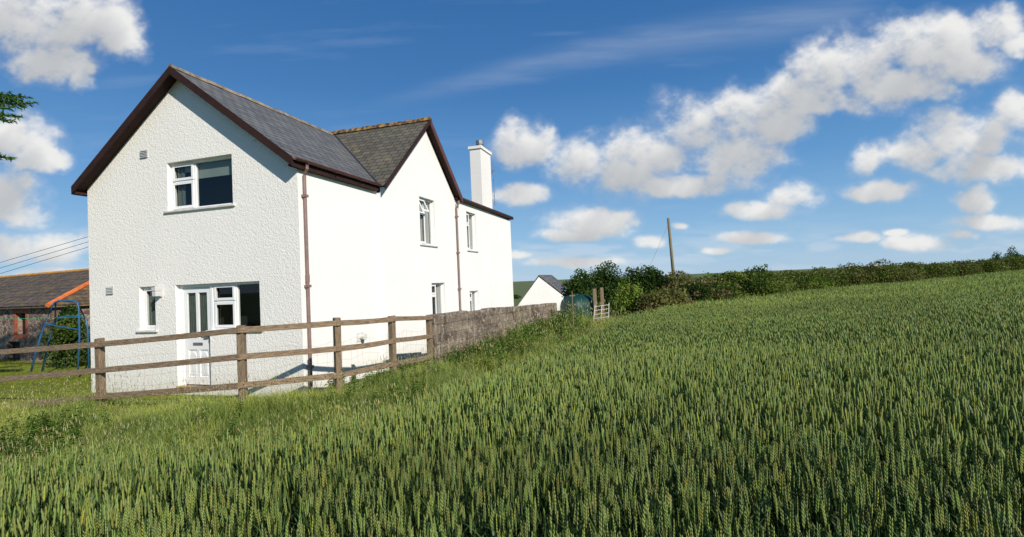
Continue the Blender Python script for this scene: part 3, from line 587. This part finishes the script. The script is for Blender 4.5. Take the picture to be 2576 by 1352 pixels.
def wheat_t(lod,sd_):
    rd=random.Random(sd_); t=T_(); H=.60+rd.uniform(-.05,.035); bend=rd.uniform(-.015,.015)
    sx=lambda z:bend*(z/.6)**2
    a=rd.uniform(0,6.28)
    if lod<=1: 
        for k in range(2): 
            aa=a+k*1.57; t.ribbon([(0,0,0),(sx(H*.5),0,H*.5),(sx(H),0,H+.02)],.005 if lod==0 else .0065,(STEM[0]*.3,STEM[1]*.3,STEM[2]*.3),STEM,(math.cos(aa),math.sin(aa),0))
    nl=(4,3,2,1)[lod]
    for k in range(nl):
        z0=(.47,.38,.28,.18)[k]+rd.uniform(-.05,.04); an=a+k*2.6+rd.uniform(-.6,.6); L_=rd.uniform(.13,.21); up_=rd.uniform(1.1,1.5); dr=rd.uniform(.1,1.4)
        if lod>=2: z0+=.03
        n=(6,5,3,3)[lod]; pts_=[]; x=0;z=z0; el=up_
        for i in range(n): 
            pts_.append((sx(z0)+x*math.cos(an),x*math.sin(an),z)); x+=L_/(n-1)*math.cos(el); z+=L_/(n-1)*math.sin(el); el-=dr/(n-1)*1.2
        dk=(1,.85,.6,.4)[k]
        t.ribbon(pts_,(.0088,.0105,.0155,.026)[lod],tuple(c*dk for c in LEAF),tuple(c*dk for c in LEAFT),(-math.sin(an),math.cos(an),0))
    ez_=H; ex=sx(H); cant=rd.uniform(-.16,.16); ey=rd.uniform(.9,1.25)
    if lod==0:
        for j in range(12):
            sd2=1 if j%2 else -1; z=ez_+.004+j*.0066*ey; taper=1 if 1<j<9 else .7
            cx_=ex+cant*(z-ez_)+sd2*.0029*math.cos(a); cy_=sd2*.0029*math.sin(a); cc=tuple(c*rd.uniform(.88,1.12) for c in EAR)
            t.spindle((cx_,cy_,z),.0040*taper,.0040*taper,.0118,cc,(sd2*.22*math.cos(a),sd2*.22*math.sin(a)))
    elif lod==1:
        rings=7; n=4
        vs=[];cs=[]
        for i in range(rings):
            f_=i/(rings-1); r=(.003,.0068,.0056,.0068,.0053,.0050,.001)[i]; z=ez_+.086*f_*ey
            for k in range(n): an=a+k*1.571+(i%2)*.6; vs.append((ex+cant*(z-ez_)+r*math.cos(an),r*math.sin(an),z)); cs.append(tuple(c*(.88+.25*(i%2)) for c in EAR))
        ts=[]
        for i in range(rings-1):
            for k in range(n): k2=(k+1)%n; ts+=[(i*n+k,i*n+k2,(i+1)*n+k2),(i*n+k,(i+1)*n+k2,(i+1)*n+k)]
        t.add(vs,ts,cs)
    elif lod==2:
        t.spindle((ex,0,ez_+.04),.0075,.0075,.048,EAR,(cant*.5,0))
    else:
        for k in range(5):
            x,y=rd.uniform(-.13,.13),rd.uniform(-.13,.13); zz=ez_+rd.uniform(-.06,.03)
            an=rd.uniform(0,3.14); c_,s_=math.cos(an)*.010,math.sin(an)*.010
            t.add([(x-c_,y-s_,zz+.04),(x,y,zz-.02),(x+c_,y+s_,zz+.04),(x,y,zz+.10)],[(0,1,2),(0,2,3)],[EAR,LEAF,EAR,EAR])
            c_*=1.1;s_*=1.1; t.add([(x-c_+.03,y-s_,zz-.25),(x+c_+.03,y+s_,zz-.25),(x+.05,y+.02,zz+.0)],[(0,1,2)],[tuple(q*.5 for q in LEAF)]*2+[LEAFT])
    return t.arr()
WP=[(-30,1.2),(-12,3.2),(-6,3.65),(-3.96,3.87),(-2.34,4.28),(-1.2,5.2),(.07,7.7),(1.4,10.7),(4,18),(7.2,22),(11.5,26),(18,32),(31.5,39),(45,44),(62,50),(90,60),(90,-8),(-30,-8)]
parts=[]
def vn(x,y,s=0):
    xi=np.floor(x).astype(int); yi=np.floor(y).astype(int); fx=x-xi; fy=y-yi; fx=fx*fx*(3-2*fx); fy=fy*fy*(3-2*fy)
    def h(a,b_): n=(a*374761393+b_*668265263+s*974711)&0x7fffffff; n=((n^(n>>13))*1274126177)&0x7fffffff; return ((n^(n>>16))&0xffff)/65535.
    return (h(xi,yi)*(1-fx)+h(xi+1,yi)*fx)*(1-fy)+(h(xi,yi+1)*(1-fx)+h(xi+1,yi+1)*fx)*fy
def fbm(x,y,o=5,s=0,g=.5):
    a=1.;t=0.;r=0.
    for i in range(o): r=r+a*vn(x,y,s+i*17); t+=a; a*=g; x=x*2.03+3.1; y=y*2.03+7.7
    return r/t
for lod,(r0,r1,dens) in enumerate(((.55,3.4,520),(3.4,8.5,380),(8.5,21,205),(21,75,28))):
    area=R(120)/2*(r1*r1-r0*r0); n=int(area*dens); rr_=np.sqrt(rng.uniform(r0*r0,r1*r1,n)); aa=rng.uniform(R(-60),R(60),n)
    if lod==3: rr_=r0+(r1-r0)*rng.random(n)**1.5; 
    x=rr_*np.sin(aa); y=rr_*np.cos(aa)
    jit=.25*(fbm(x*1.3,y*1.3,2,5)-.5)
    k=inpoly(x+jit,y+jit,WP)&((fbm(x*5,y*5,2,71)>.22)|(lod>1)); x,y=x[k],y[k]; n=len(x)
    P=np.stack([x,y,gz(x,y)-.05],-1); hv=1+.18*(fbm(x*.7,y*.7,3,9)-.5)+rng.normal(0,.065,n)
    sh=rng.normal(0,.05,(n,2))+np.array([.01,0]); tv=.76+.5*rng.random(n)+.55*(fbm(x*.35,y*.35,3,2)-.5)
    tint=np.stack([tv*rng.uniform(.9,1.22,n),tv,tv*rng.uniform(.8,1.2,n)],-1)
    yl=rng.random(n)<.04; tint[yl]*=np.array([1.35,1.2,.9])
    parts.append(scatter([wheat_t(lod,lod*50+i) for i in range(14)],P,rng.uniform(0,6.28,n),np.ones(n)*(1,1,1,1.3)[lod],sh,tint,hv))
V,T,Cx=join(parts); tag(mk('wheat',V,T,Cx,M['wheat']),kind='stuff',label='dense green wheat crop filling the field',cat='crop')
def grass_t(sd_,seed=False):
    rd=random.Random(sd_); t=T_()
    for k in range(3):
        an=rd.uniform(0,6.28); x0,y0=rd.uniform(-.04,.04),rd.uniform(-.04,.04); L_=rd.uniform(.6,1.1); el=rd.uniform(1.0,1.5); dr=rd.uniform(.3,1.8); pts_=[];x=0;z=0
        for i in range(4): pts_.append((x0+x*math.cos(an),y0+x*math.sin(an),z)); x+=L_/3*math.cos(el); z+=L_/3*math.sin(el); el-=dr/3
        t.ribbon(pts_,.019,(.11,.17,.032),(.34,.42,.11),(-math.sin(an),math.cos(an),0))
    if seed:
        t.ribbon([(0,0,0),(.02,0,.7),(.06,0,1.3)],.010,(.2,.26,.08),(.38,.41,.18),(0,1,0)); t.spindle((.07,0,1.4),.013,.013,.12,(.40,.40,.20))
    return t.arr()
VP_=[(-30,1.2),(-12,3.2),(-6,3.65),(-3.96,3.87),(-2.34,4.28),(-1.2,5.2),(.07,7.7),(1.4,10.7),(4,18),(7.2,22),(11.5,26),(11,28),(4,24),(gB.x+.1,gB.y),(gA.x+.1,gA.y),(-2.1,10.5),(-2.7,9.9),(-3.6,9.0),(-4.3,8.4),(-7,9.2),(-9.5,9.9),(-16,11),(-30,10)]
def region(poly,dens,x0,x1,y0,y1):
    n=int((x1-x0)*(y1-y0)*dens); x=rng.uniform(x0,x1,n); y=rng.uniform(y0,y1,n); k=inpoly(x,y,poly); return x[k],y[k]
x,y=region(VP_,800,-14,12,3,28); far=np.hypot(x,y); k=(rng.random(len(x))<np.clip(10/far,.3,1)); x,y=x[k],y[k]; n=len(x)
cl=fbm(x*1.4,y*1.4,4,4); h_=.10+.42*cl**1.2*rng.uniform(.5,1.2,n); wallside=np.clip((y-11)/4,0,1)*(x<4.5)*(y<18.4); h_=h_*(1+.8*wallside)
tv=.65+.85*fbm(x*.9,y*.9,4,14); dry=fbm(x*1.7,y*1.7,3,24)[:,None]; tint=np.stack([tv,tv,tv],-1)*(1+np.clip(dry-.44,0,1)*np.array([[1.9,1.1,.8]]))
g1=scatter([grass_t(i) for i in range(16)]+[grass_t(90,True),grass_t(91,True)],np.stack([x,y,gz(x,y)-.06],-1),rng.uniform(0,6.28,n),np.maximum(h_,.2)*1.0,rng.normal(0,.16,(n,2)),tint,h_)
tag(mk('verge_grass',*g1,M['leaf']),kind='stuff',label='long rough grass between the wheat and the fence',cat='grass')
def near(x,y):
    r=(x-CX)*uL.x+(y-CY)*uL.y; t=(x-CX)*u2.x+(y-CY)*u2.y; return ~((t>-.02)&(t<T3)&(r>-.12)&(r<W+.02))
LP=[(-30,9.8),(-16,10.8),(-9.5,9.6),(-7,8.9),(-4.3,8.1),(-3.6,8.7),(-2.7,9.7),(-2.0,10.7),(gA.x,gA.y),(gB.x,gB.y),(0,24),(-6,22),(-12,20),(-30,20)]
x,y=region(LP,800,-20,2,8,20); k=near(x,y); x,y=x[k],y[k]; n=len(x); h_=rng.uniform(.03,.075,n); tv=rng.uniform(1.1,1.7,n); tint=np.stack([tv*1.15,tv*1.0,tv*.6],-1)
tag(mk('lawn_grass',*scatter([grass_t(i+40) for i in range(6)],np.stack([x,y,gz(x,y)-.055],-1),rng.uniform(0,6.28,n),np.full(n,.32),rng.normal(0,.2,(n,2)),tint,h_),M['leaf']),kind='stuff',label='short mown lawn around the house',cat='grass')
def weed_t(sd_):
    rd=random.Random(sd_); t=T_(); 
    for st_ in range(rd.randint(2,4)):
        bx,by=rd.uniform(-.12,.12),rd.uniform(-.12,.12); H=rd.uniform(.6,1.1); lx,ly=rd.uniform(-.2,.2),rd.uniform(-.2,.2)
        t.ribbon([(bx,by,0),(bx+lx*.5,by+ly*.5,H*.5),(bx+lx,by+ly,H)],.018,(.09,.12,.035),(.13,.19,.045),(1,0,0))
        for j in range(9):
            f_=.15+.85*j/9; c=(bx+lx*f_,by+ly*f_,H*f_)
            for q in (0,1):
                an=j*1.57+q*3.14+rd.uniform(-.4,.4); L_=rd.uniform(.10,.2)*(1.2-f_*.5); w_=L_*.45; dz=rd.uniform(-.3,.25)
                d=(math.cos(an),math.sin(an)); s_=(-d[1],d[0]); br_c=rd.uniform(.7,1.3); col=(.12*br_c,.23*br_c,.045*br_c)
                t.add([c,(c[0]+d[0]*L_*.5+s_[0]*w_/2,c[1]+d[1]*L_*.5+s_[1]*w_/2,c[2]+dz*L_*.2+.02),(c[0]+d[0]*L_,c[1]+d[1]*L_,c[2]+dz*L_-.02),(c[0]+d[0]*L_*.5-s_[0]*w_/2,c[1]+d[1]*L_*.5-s_[1]*w_/2,c[2]+dz*L_*.2+.02)],[(0,1,2),(0,2,3)],col)
    return t.arr()
wx=[];wy=[];wsz=[]
nn=Vector((dv.y,-dv.x,0)).normalized()
for k in range(340):
    f_=rng.random(); d_=abs(rng.normal(0,.5))+.2; q=gA+dv*f_; wx.append(q.x+nn.x*d_); wy.append(q.y+nn.y*d_); wsz.append(rng.uniform(.2,.5)*(1+.45*f_))
for k in range(30): wx.append(rng.uniform(1.9,3.3)); wy.append(rng.uniform(17.6,18.9)); wsz.append(rng.uniform(.2,.35))
for k in range(90): q=at(rng.uniform(-60,220),1000,rng.uniform(5.0,7.6)); wx.append(q.x); wy.append(q.y); wsz.append(rng.uniform(.2,.45))
for k in range(60): q=at(rng.uniform(830,1090),1000,rng.uniform(7.6,10)); wx.append(q.x); wy.append(q.y); wsz.append(rng.uniform(.2,.45))
for k in range(70): q=at(rng.uniform(150,850),1000,rng.uniform(5,7.6)); wx.append(q.x); wy.append(q.y); wsz.append(rng.uniform(.15,.35))
x=np.array(wx);y=np.array(wy);n=len(x); s_=np.array(wsz); tv=rng.uniform(.7,1.5,n)
tag(mk('weeds',*scatter([weed_t(i) for i in range(8)],np.stack([x,y,gz(x,y)-.05],-1),rng.uniform(0,6.28,n),s_*1.2,rng.normal(0,.1,(n,2)),np.stack([tv*1.1,tv,tv],-1),s_),M['leaf']),kind='stuff',label='nettles and docks growing along the fence and block wall',cat='weeds')
def leaves(centers,radii,n,size,cols,zmin=None):
    centers=np.array(centers,float); radii=np.array(radii,float); w_=radii.prod(1)**(2/3); k=rng.choice(len(centers),n,p=w_/w_.sum())
    d=rng.normal(0,1,(n,3)); d/=np.linalg.norm(d,axis=1)[:,None]; rr_=rng.uniform(.62,1.08,n)[:,None]
    lump=1+.35*(fbm(d[:,0]*3+k*3.1,d[:,1]*3+d[:,2]*2.3,3,31)-.5)[:,None]*2*.6
    P=centers[k]+d*radii[k]*rr_*lump
    a=rng.normal(0,1,(n,3)); a/=np.linalg.norm(a,axis=1)[:,None]; b_=np.cross(a,rng.normal(0,1,(n,3))); b_/=np.linalg.norm(b_,axis=1)[:,None]
    s_=(size*rng.uniform(.5,1.3,n))[:,None]
    V=np.stack([P-a*s_,P+b_*s_*.5,P+a*s_,P-b_*s_*.5],1).reshape(-1,3); T=(np.array([[0,1,2],[0,2,3]])[None]+(np.arange(n)*4)[:,None,None]).reshape(-1,3)
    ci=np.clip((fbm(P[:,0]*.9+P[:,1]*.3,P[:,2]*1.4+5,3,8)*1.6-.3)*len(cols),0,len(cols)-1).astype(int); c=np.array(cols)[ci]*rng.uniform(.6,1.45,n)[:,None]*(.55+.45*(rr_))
    return V,T,np.repeat(c,4,0)
def bush(name,loc,rx,rz,n,size,cols,label,cat='bush',lumps=12,ry=None):
    o=empty(name,tuple(loc),label,cat); ry=ry or rx*.7; cs=[];rs=[]
    for i in range(lumps):
        a=random.uniform(0,6.28); f_=random.uniform(0,.8); h=random.uniform(.25,.85); q=random.uniform(.25,.45)
        cs.append((math.cos(a)*rx*f_,math.sin(a)*ry*f_,rz*h*(1-.25*f_))); rs.append((rx*q,ry*q,rz*q*.75))
    cs.append((0,0,rz*.4)); rs.append((rx*.85,ry*.8,rz*.42))
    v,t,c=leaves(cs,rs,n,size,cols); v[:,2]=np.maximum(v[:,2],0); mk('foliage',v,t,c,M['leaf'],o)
    for i in range(4):
        p=MB(); q=cs[i]; p.tube([(q[0]*.15,q[1]*.15,-.2),(q[0]*.5,q[1]*.5,q[2]*.5),q],[.06,.04,.015],6); p.build('stem',M['bark'],o)
    return o
DK=[(.036,.070,.018),(.055,.10,.025),(.09,.145,.035)]; MD=[(.075,.115,.027),(.125,.175,.036),(.18,.22,.055)]; OL=[(.105,.115,.035),(.15,.16,.05),(.19,.19,.065),(.19,.16,.075)]; BR=[(.10,.17,.03),(.17,.25,.045),(.24,.30,.065)]
def B(u,Y,name,rx,ztop_v,n,cols,label,size=.07,**k):
    q=at(u,ztop_v,Y); g_=float(gz(q.x,q.y))-.1; return bush(name,(q.x,q.y,g_),rx,q.z-g_,int(n*1.8),size,cols,label,**k)
B(1462,25,'bush',1.05,686,4500,DK,'small dark green bush rising behind the green tank')
B(1530,25.5,'bush',1.4,666,6500,DK,'dark leafy bush left of the tall dark one behind timber posts')
B(1620,26,'bush',1.8,665,8500,DK,'tallest dark green bush of the hedge just left of the utility pole')
B(1568,22,'ivy_bush',.75,712,4500,BR,'bright green ivy clad bush in front of the dark bushes')
B(1700,25,'bush',1.9,696,7000,OL+DK,'olive scrubby bush at the foot of the utility pole')
B(1660,22,'bramble',1.7,728,6000,OL,'low brown green bramble clump at the field edge below the pole')
B(1780,26,'bramble',2.3,707,8500,OL+MD,'wide low bramble clump right of the pole')
B(1905,28,'bush',2.2,667,9500,MD,'rounded mid green bush standing above the middle of the hedge')
B(2010,33,'bush',2.4,680,7000,OL[:2]+MD+BR,'lighter green bush right of the rounded bush in the hedge')
B(2215,38,'bush',3.4,653,9500,MD+OL,'broad domed olive bush in the right part of the hedge')
B(2545,50,'bush',1.1,624,2500,DK,'small dark wind bent bush at the right end of the hedge')
B(2500,50,'bush',.8,633,1600,DK,'tiny dark bush left of the wind bent one on the far hedge')
B(172,15.6,'shrub',.85,775,6000,DK+MD,'dark green garden shrub between the swing frame and the house',.05)
B(1290,60,'tree',1.0,742,1500,DK,'small distant tree just beyond the right corner of the house',.12)
hg=empty('hedgerow',(18,34,0),'long mixed green and brown hedgerow along the top edge of the wheat field','hedge')
HL=[(6.5,25.5),(12,28.5),(18.5,34),(31.5,41),(45,46),(62,52),(95,63)]; cs=[];rs=[]
for i in range(len(HL)-1):
    a=np.array(HL[i]);b_=np.array(HL[i+1]); L_=np.linalg.norm(b_-a); n_=int(L_/.5)
    for k in range(n_):
        q=a+(b_-a)*k/n_+rng.normal(0,.35,2); g_=float(gz(*q))
        hgt=(1.6+.4*vn(np.array(k*.22+i*7),np.array(3.3+i),4)+.15*rng.random()); 
        cs.append((q[0]-18,q[1]-34,g_+hgt*.5)); rs.append((.85,.75,hgt*.52))
        if rng.random()<.15: cs.append((q[0]-18+rng.normal(0,.4),q[1]-34,g_+hgt*.92)); rs.append((.45,.4,.25))
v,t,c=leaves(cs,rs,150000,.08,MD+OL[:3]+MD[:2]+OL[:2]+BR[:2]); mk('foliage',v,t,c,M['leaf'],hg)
for i in range(0,len(cs),14): p=MB(); q=cs[i]; p.tube([(q[0],q[1],-.2),(q[0]+.1,q[1],q[2]+.3)],[.05,.02],5); p.build('stem',M['bark'],hg)
tz=gz(-13.8,10.2); con=empty('conifer_tree',(-13.8,10.2,float(tz)),'dark green conifer with branch tips reaching in at the upper left','tree'); co=Vector(con.location)
p=MB(); p.tube([(0,0,-.3),(.05,0,4),(0,.1,9.5)],[.22,.15,.03],10); p.build('trunk',M['bark'],con,smooth=True)
br=MB(); NV=[];tips=[at(70,260,9.6)-co,at(52,244,9.9)-co,at(34,292,9.4)-co,at(14,398,9.6)-co,at(12,302,9.5)-co,at(24,268,9.5)-co,at(42,262,9.7)-co,at(28,248,9.6)-co]
for i in range(46):
    h=random.uniform(1.6,9.2); a=random.uniform(0,6.28); L_=max(.4,2.5*(1-(h-1.5)/9.5))
    tips.append(Vector((math.cos(a)*L_,math.sin(a)*L_,h-.1*L_)))
for k,tp_ in enumerate(tips):
    s0=Vector((0,0,tp_.z+ (.5 if k<8 else .25))); md=(s0+tp_)/2+Vector((0,0,.2 if k>=8 else .15)); br.tube([s0,md,tp_],[.04,.025,.006],5)
    n_=30
    for i in range(n_):
        f_=.3+.7*i/(n_-1); c_=(s0*(1-f_)**2+md*2*f_*(1-f_)+tp_*f_**2); d_=(tp_-s0).normalized()
        for q in (-1,1):
            sd3=Vector((-d_.y,d_.x,0))*q; tw=(d_*.75+sd3*.8+Vector((0,0,random.uniform(-.4,.3)))).normalized(); Lt=.34*(1.15-f_*.7)*random.uniform(.7,1.2)
            for j in range(13):
                b0=c_+tw*Lt*j/13; dd=(tw+Vector((random.gauss(0,.6),random.gauss(0,.6),random.gauss(0,.6)))).normalized()*.075
                sdv=dd.cross(Vector((random.random()-.5,random.random()-.5,random.random()-.5))).normalized()*.016; cc=random.uniform(.7,1.8)
                NV.append((b0-sdv,b0+sdv,b0+dd,(.065*cc,.13*cc,.028*cc)))
br.build('branch',M['bark'],con)
v=np.array([[tuple(a) for a in q[:3]] for q in NV]).reshape(-1,3); t=np.arange(len(v)).reshape(-1,3); c=np.repeat(np.array([q[3] for q in NV]),3,0); mk('crown',v,t,c,M['leaf'],con)
# ================================================================ SKY
sunaz=R(55); el=R(29); n1=-u2; n2=-uL
sh=(n1*math.cos(sunaz)+n2*math.sin(sunaz)).normalized(); SD=Vector((sh.x*math.cos(el),sh.y*math.cos(el),math.sin(el)))
ld=bpy.data.lights.new('sun','SUN'); ld.energy=5.0; ld.angle=R(.5); ld.color=(1,.935,.83); lo=bpy.data.objects.new('sun',ld); COL.objects.link(lo); lo.rotation_euler=SD.to_track_quat('Z','Y').to_euler()
w=bpy.data.worlds.new('World'); SC.world=w; w.use_nodes=True; nt=w.node_tree; bg=nt.nodes['Background']
sk=N(nt,'ShaderNodeTexSky',sky_type='NISHITA'); sk.sun_disc=False; sk.sun_elevation=el; sk.sun_rotation=math.atan2(SD.x,SD.y); sk.air_density=1.0; sk.dust_density=.2; sk.ozone_density=2.0
tc=N(nt,'ShaderNodeTexCoord'); sx=N(nt,'ShaderNodeSeparateXYZ'); nt.links.new(tc.outputs['Generated'],sx.inputs[0])
rc=ramp(nt,sx.outputs[2],[(0,(.38,.58,.79)),(.08,(.25,.48,.75)),(.20,(.115,.32,.64)),(.36,(.045,.19,.48)),(.60,(.02,.12,.36)),(1,(.015,.09,.30))])
mu=N(nt,'ShaderNodeVectorMath',operation='SCALE'); mu.inputs[3].default_value=10; nt.links.new(rc,mu.inputs[0])
nt.links.new(mixc(nt,.85,sk.outputs[0],mu.outputs[0]),bg.inputs[0]); bg.inputs[1].default_value=.1
na,ne=1400,560; az=np.linspace(R(-64),R(64),na); ee=np.linspace(R(-1.2),R(48),ne); AZ,EL=np.meshgrid(az,ee)
dx,dy,dz=np.sin(AZ)*np.cos(EL),np.cos(AZ)*np.cos(EL),np.sin(EL)
dep=dx*fw.x+dy*fw.y+dz*fw.z; dep=np.maximum(dep,.15); U=1288+F*(dx*XR.x+dy*XR.y+dz*XR.z)/dep; Vv=676-F*(dx*YU.x+dy*YU.y+dz*YU.z)/dep
BLB=[(60,50,190,130),(190,60,150,120),(290,85,80,80),(130,150,150,70),(215,180,38,48),(-150,100,200,120),
(30,335,115,70),(95,395,75,42),(20,500,100,85),(70,545,80,48),(-100,400,120,90),(60,625,210,50),(130,690,115,18),
(1330,365,88,62),(1370,340,45,42),(1300,490,66,36),(1270,640,60,12),
(1460,415,100,72),(1570,440,140,75),(1650,390,140,92),(1750,335,130,95),(1840,390,140,90),(1880,300,120,85),(1720,465,220,36),(1950,300,110,75),(1560,380,70,50),
(2030,230,100,75),(2070,190,95,88),(2180,150,130,92),(2290,120,120,92),(2390,105,120,88),(2500,75,100,60),(2250,215,195,70),(2080,262,130,46),(2430,155,120,66),(2560,110,60,36),
(2180,400,68,46),(2290,380,98,60),(2380,335,104,68),(2480,335,115,72),(2560,290,75,78),(2470,425,165,44),
(1985,500,84,44),(1920,530,110,30),(1480,560,102,47),(1430,592,76,22),(1550,550,46,30),(2220,480,110,34),(2460,505,54,44),(2310,610,80,28),(2510,560,120,28),(2160,598,66,15),(1890,602,80,20),(1640,607,58,22),(1720,570,36,11),(1790,632,46,11),(2420,590,62,15),(2260,585,42,10),(1440,660,150,17),
(2800,200,160,80),(2900,480,180,60),(3200,350,200,90),(-400,560,220,60),(-500,250,200,110)]
wk=np.clip((640-Vv)/260,.22,1)
wx_=U+40*(fbm(U/80,Vv/80,5,3,.55)-.5)*2; wy_=Vv+32*wk*(fbm(U/80+9,Vv/80+4,5,7,.55)-.5)*2
D=np.full(U.shape,-2.)
for bx_,by_,rx,ry in BLB:
    ddy=(wy_-by_)/ry; ddy=np.where(ddy>0,ddy*1.2,ddy); d=1-(((wx_-bx_)/rx)**2+ddy**2); k_=.10; h_m=np.clip(.5+.5*(d-D)/k_,0,1); D=D*(1-h_m)+d*h_m+k_*h_m*(1-h_m)
ns=fbm(U/75,Vv/54,8,41,.60)
Dc=np.clip(D,-1.4,1)
de=Dc*.88+1.55*(ns-.5)-.02
sm=lambda a,b_,x:(lambda q:q*q*(3-2*q))(np.clip((x-a)/(b_-a),0,1))
mask=sm(-.04,.85,de)
veil=sm(-.5,.6,Dc*.8+1.6*(ns-.5))*.24
mask=1-(1-mask)*(1-veil)
tau=np.zeros_like(mask); dd=np.clip(de,0,1.2)
for k in range(1,16):
    si,sj=int(k*3.1),int(k*1.6); sft=np.zeros_like(mask); sft[:-si,:-max(sj,1)]=dd[si:,max(sj,1):]; tau+=sft*.13
lit=np.exp(-tau*1.05)*(.95+.65*(ns-.45)); lit=np.clip(lit*1.15+.10,0,1)
cw=np.array([.92,.92,.91]); cs_=np.array([.38,.41,.455]); colr=cs_+(cw-cs_)*lit[...,None]
t_=(U-950)/1050; yl_=262-205*t_-25*np.sin(t_*3); ci=np.exp(-((Vv-yl_)/(18+26*np.clip(t_,0,2)))**2)*sm(-.1,.35,t_)*(1-sm(1.0,1.3,t_))*(.25+.8*fbm(U/160+Vv/40,Vv/22,4,61))*.20
ci+=sm(.58,.85,fbm(U/300+Vv/110,Vv/40,5,77))*.06
lo_=sm(.50,.74,fbm(U/150,Vv/26,5,81))*np.exp(-((Vv-640)/60)**2)*.34
al=1-(1-mask)*(1-np.clip(ci,0,1))*(1-lo_); edge=sm(R(-64),R(-60),AZ)*(1-sm(R(60),R(64),AZ))*(1-sm(R(44),R(48),EL))
al=al*edge; w0=(mask/(np.maximum(al,1e-4)))[...,None]; w0=np.clip(w0,0,1); colr=colr*w0+np.array([.78,.83,.90])*(1-w0)
RD=2500.; VV=np.stack([dx*RD,dy*RD,dz*RD],-1).reshape(-1,3)
ii=np.arange(ne-1)[:,None]*na+np.arange(na-1)[None]; ii=ii.ravel(); q4=np.stack([ii,ii+1,ii+na+1,ii+na],-1)
am=al.ravel(); q4=q4[(am[q4].max(1)>.004)]
me=bpy.data.meshes.new('sky'); me.vertices.add(len(VV)); me.vertices.foreach_set('co',VV.astype(np.float32).ravel()); me.loops.add(len(q4)*4); me.loops.foreach_set('vertex_index',q4.astype(np.int32).ravel()); me.polygons.add(len(q4)); me.polygons.foreach_set('loop_start',np.arange(0,len(q4)*4,4,dtype=np.int32)); me.update(calc_edges=True)
c4=np.concatenate([colr.reshape(-1,3),am[:,None]],1).astype(np.float32); a=me.color_attributes.new('Col','FLOAT_COLOR','POINT'); a.data.foreach_set('color',c4.ravel())
m_=bpy.data.materials.new('clouds'); m_.use_nodes=True; nt=m_.node_tree; nt.nodes.clear(); at_=N(nt,'ShaderNodeAttribute',attribute_name='Col'); em=N(nt,'ShaderNodeEmission'); tr=N(nt,'ShaderNodeBsdfTransparent'); mx=N(nt,'ShaderNodeMixShader'); o=N(nt,'ShaderNodeOutputMaterial')
em.inputs[1].default_value=.92; nt.links.new(at_.outputs['Color'],em.inputs[0]); nt.links.new(at_.outputs['Alpha'],mx.inputs[0]); nt.links.new(tr.outputs[0],mx.inputs[1]); nt.links.new(em.outputs[0],mx.inputs[2]); nt.links.new(mx.outputs[0],o.inputs[0])
m_.cycles.emission_sampling='NONE'
me.materials.append(m_); so_=bpy.data.objects.new('sky',me); COL.objects.link(so_); tag(so_,kind='structure')
SC.view_settings.view_transform='Standard'; SC.view_settings.look='None'; SC.view_settings.exposure=0
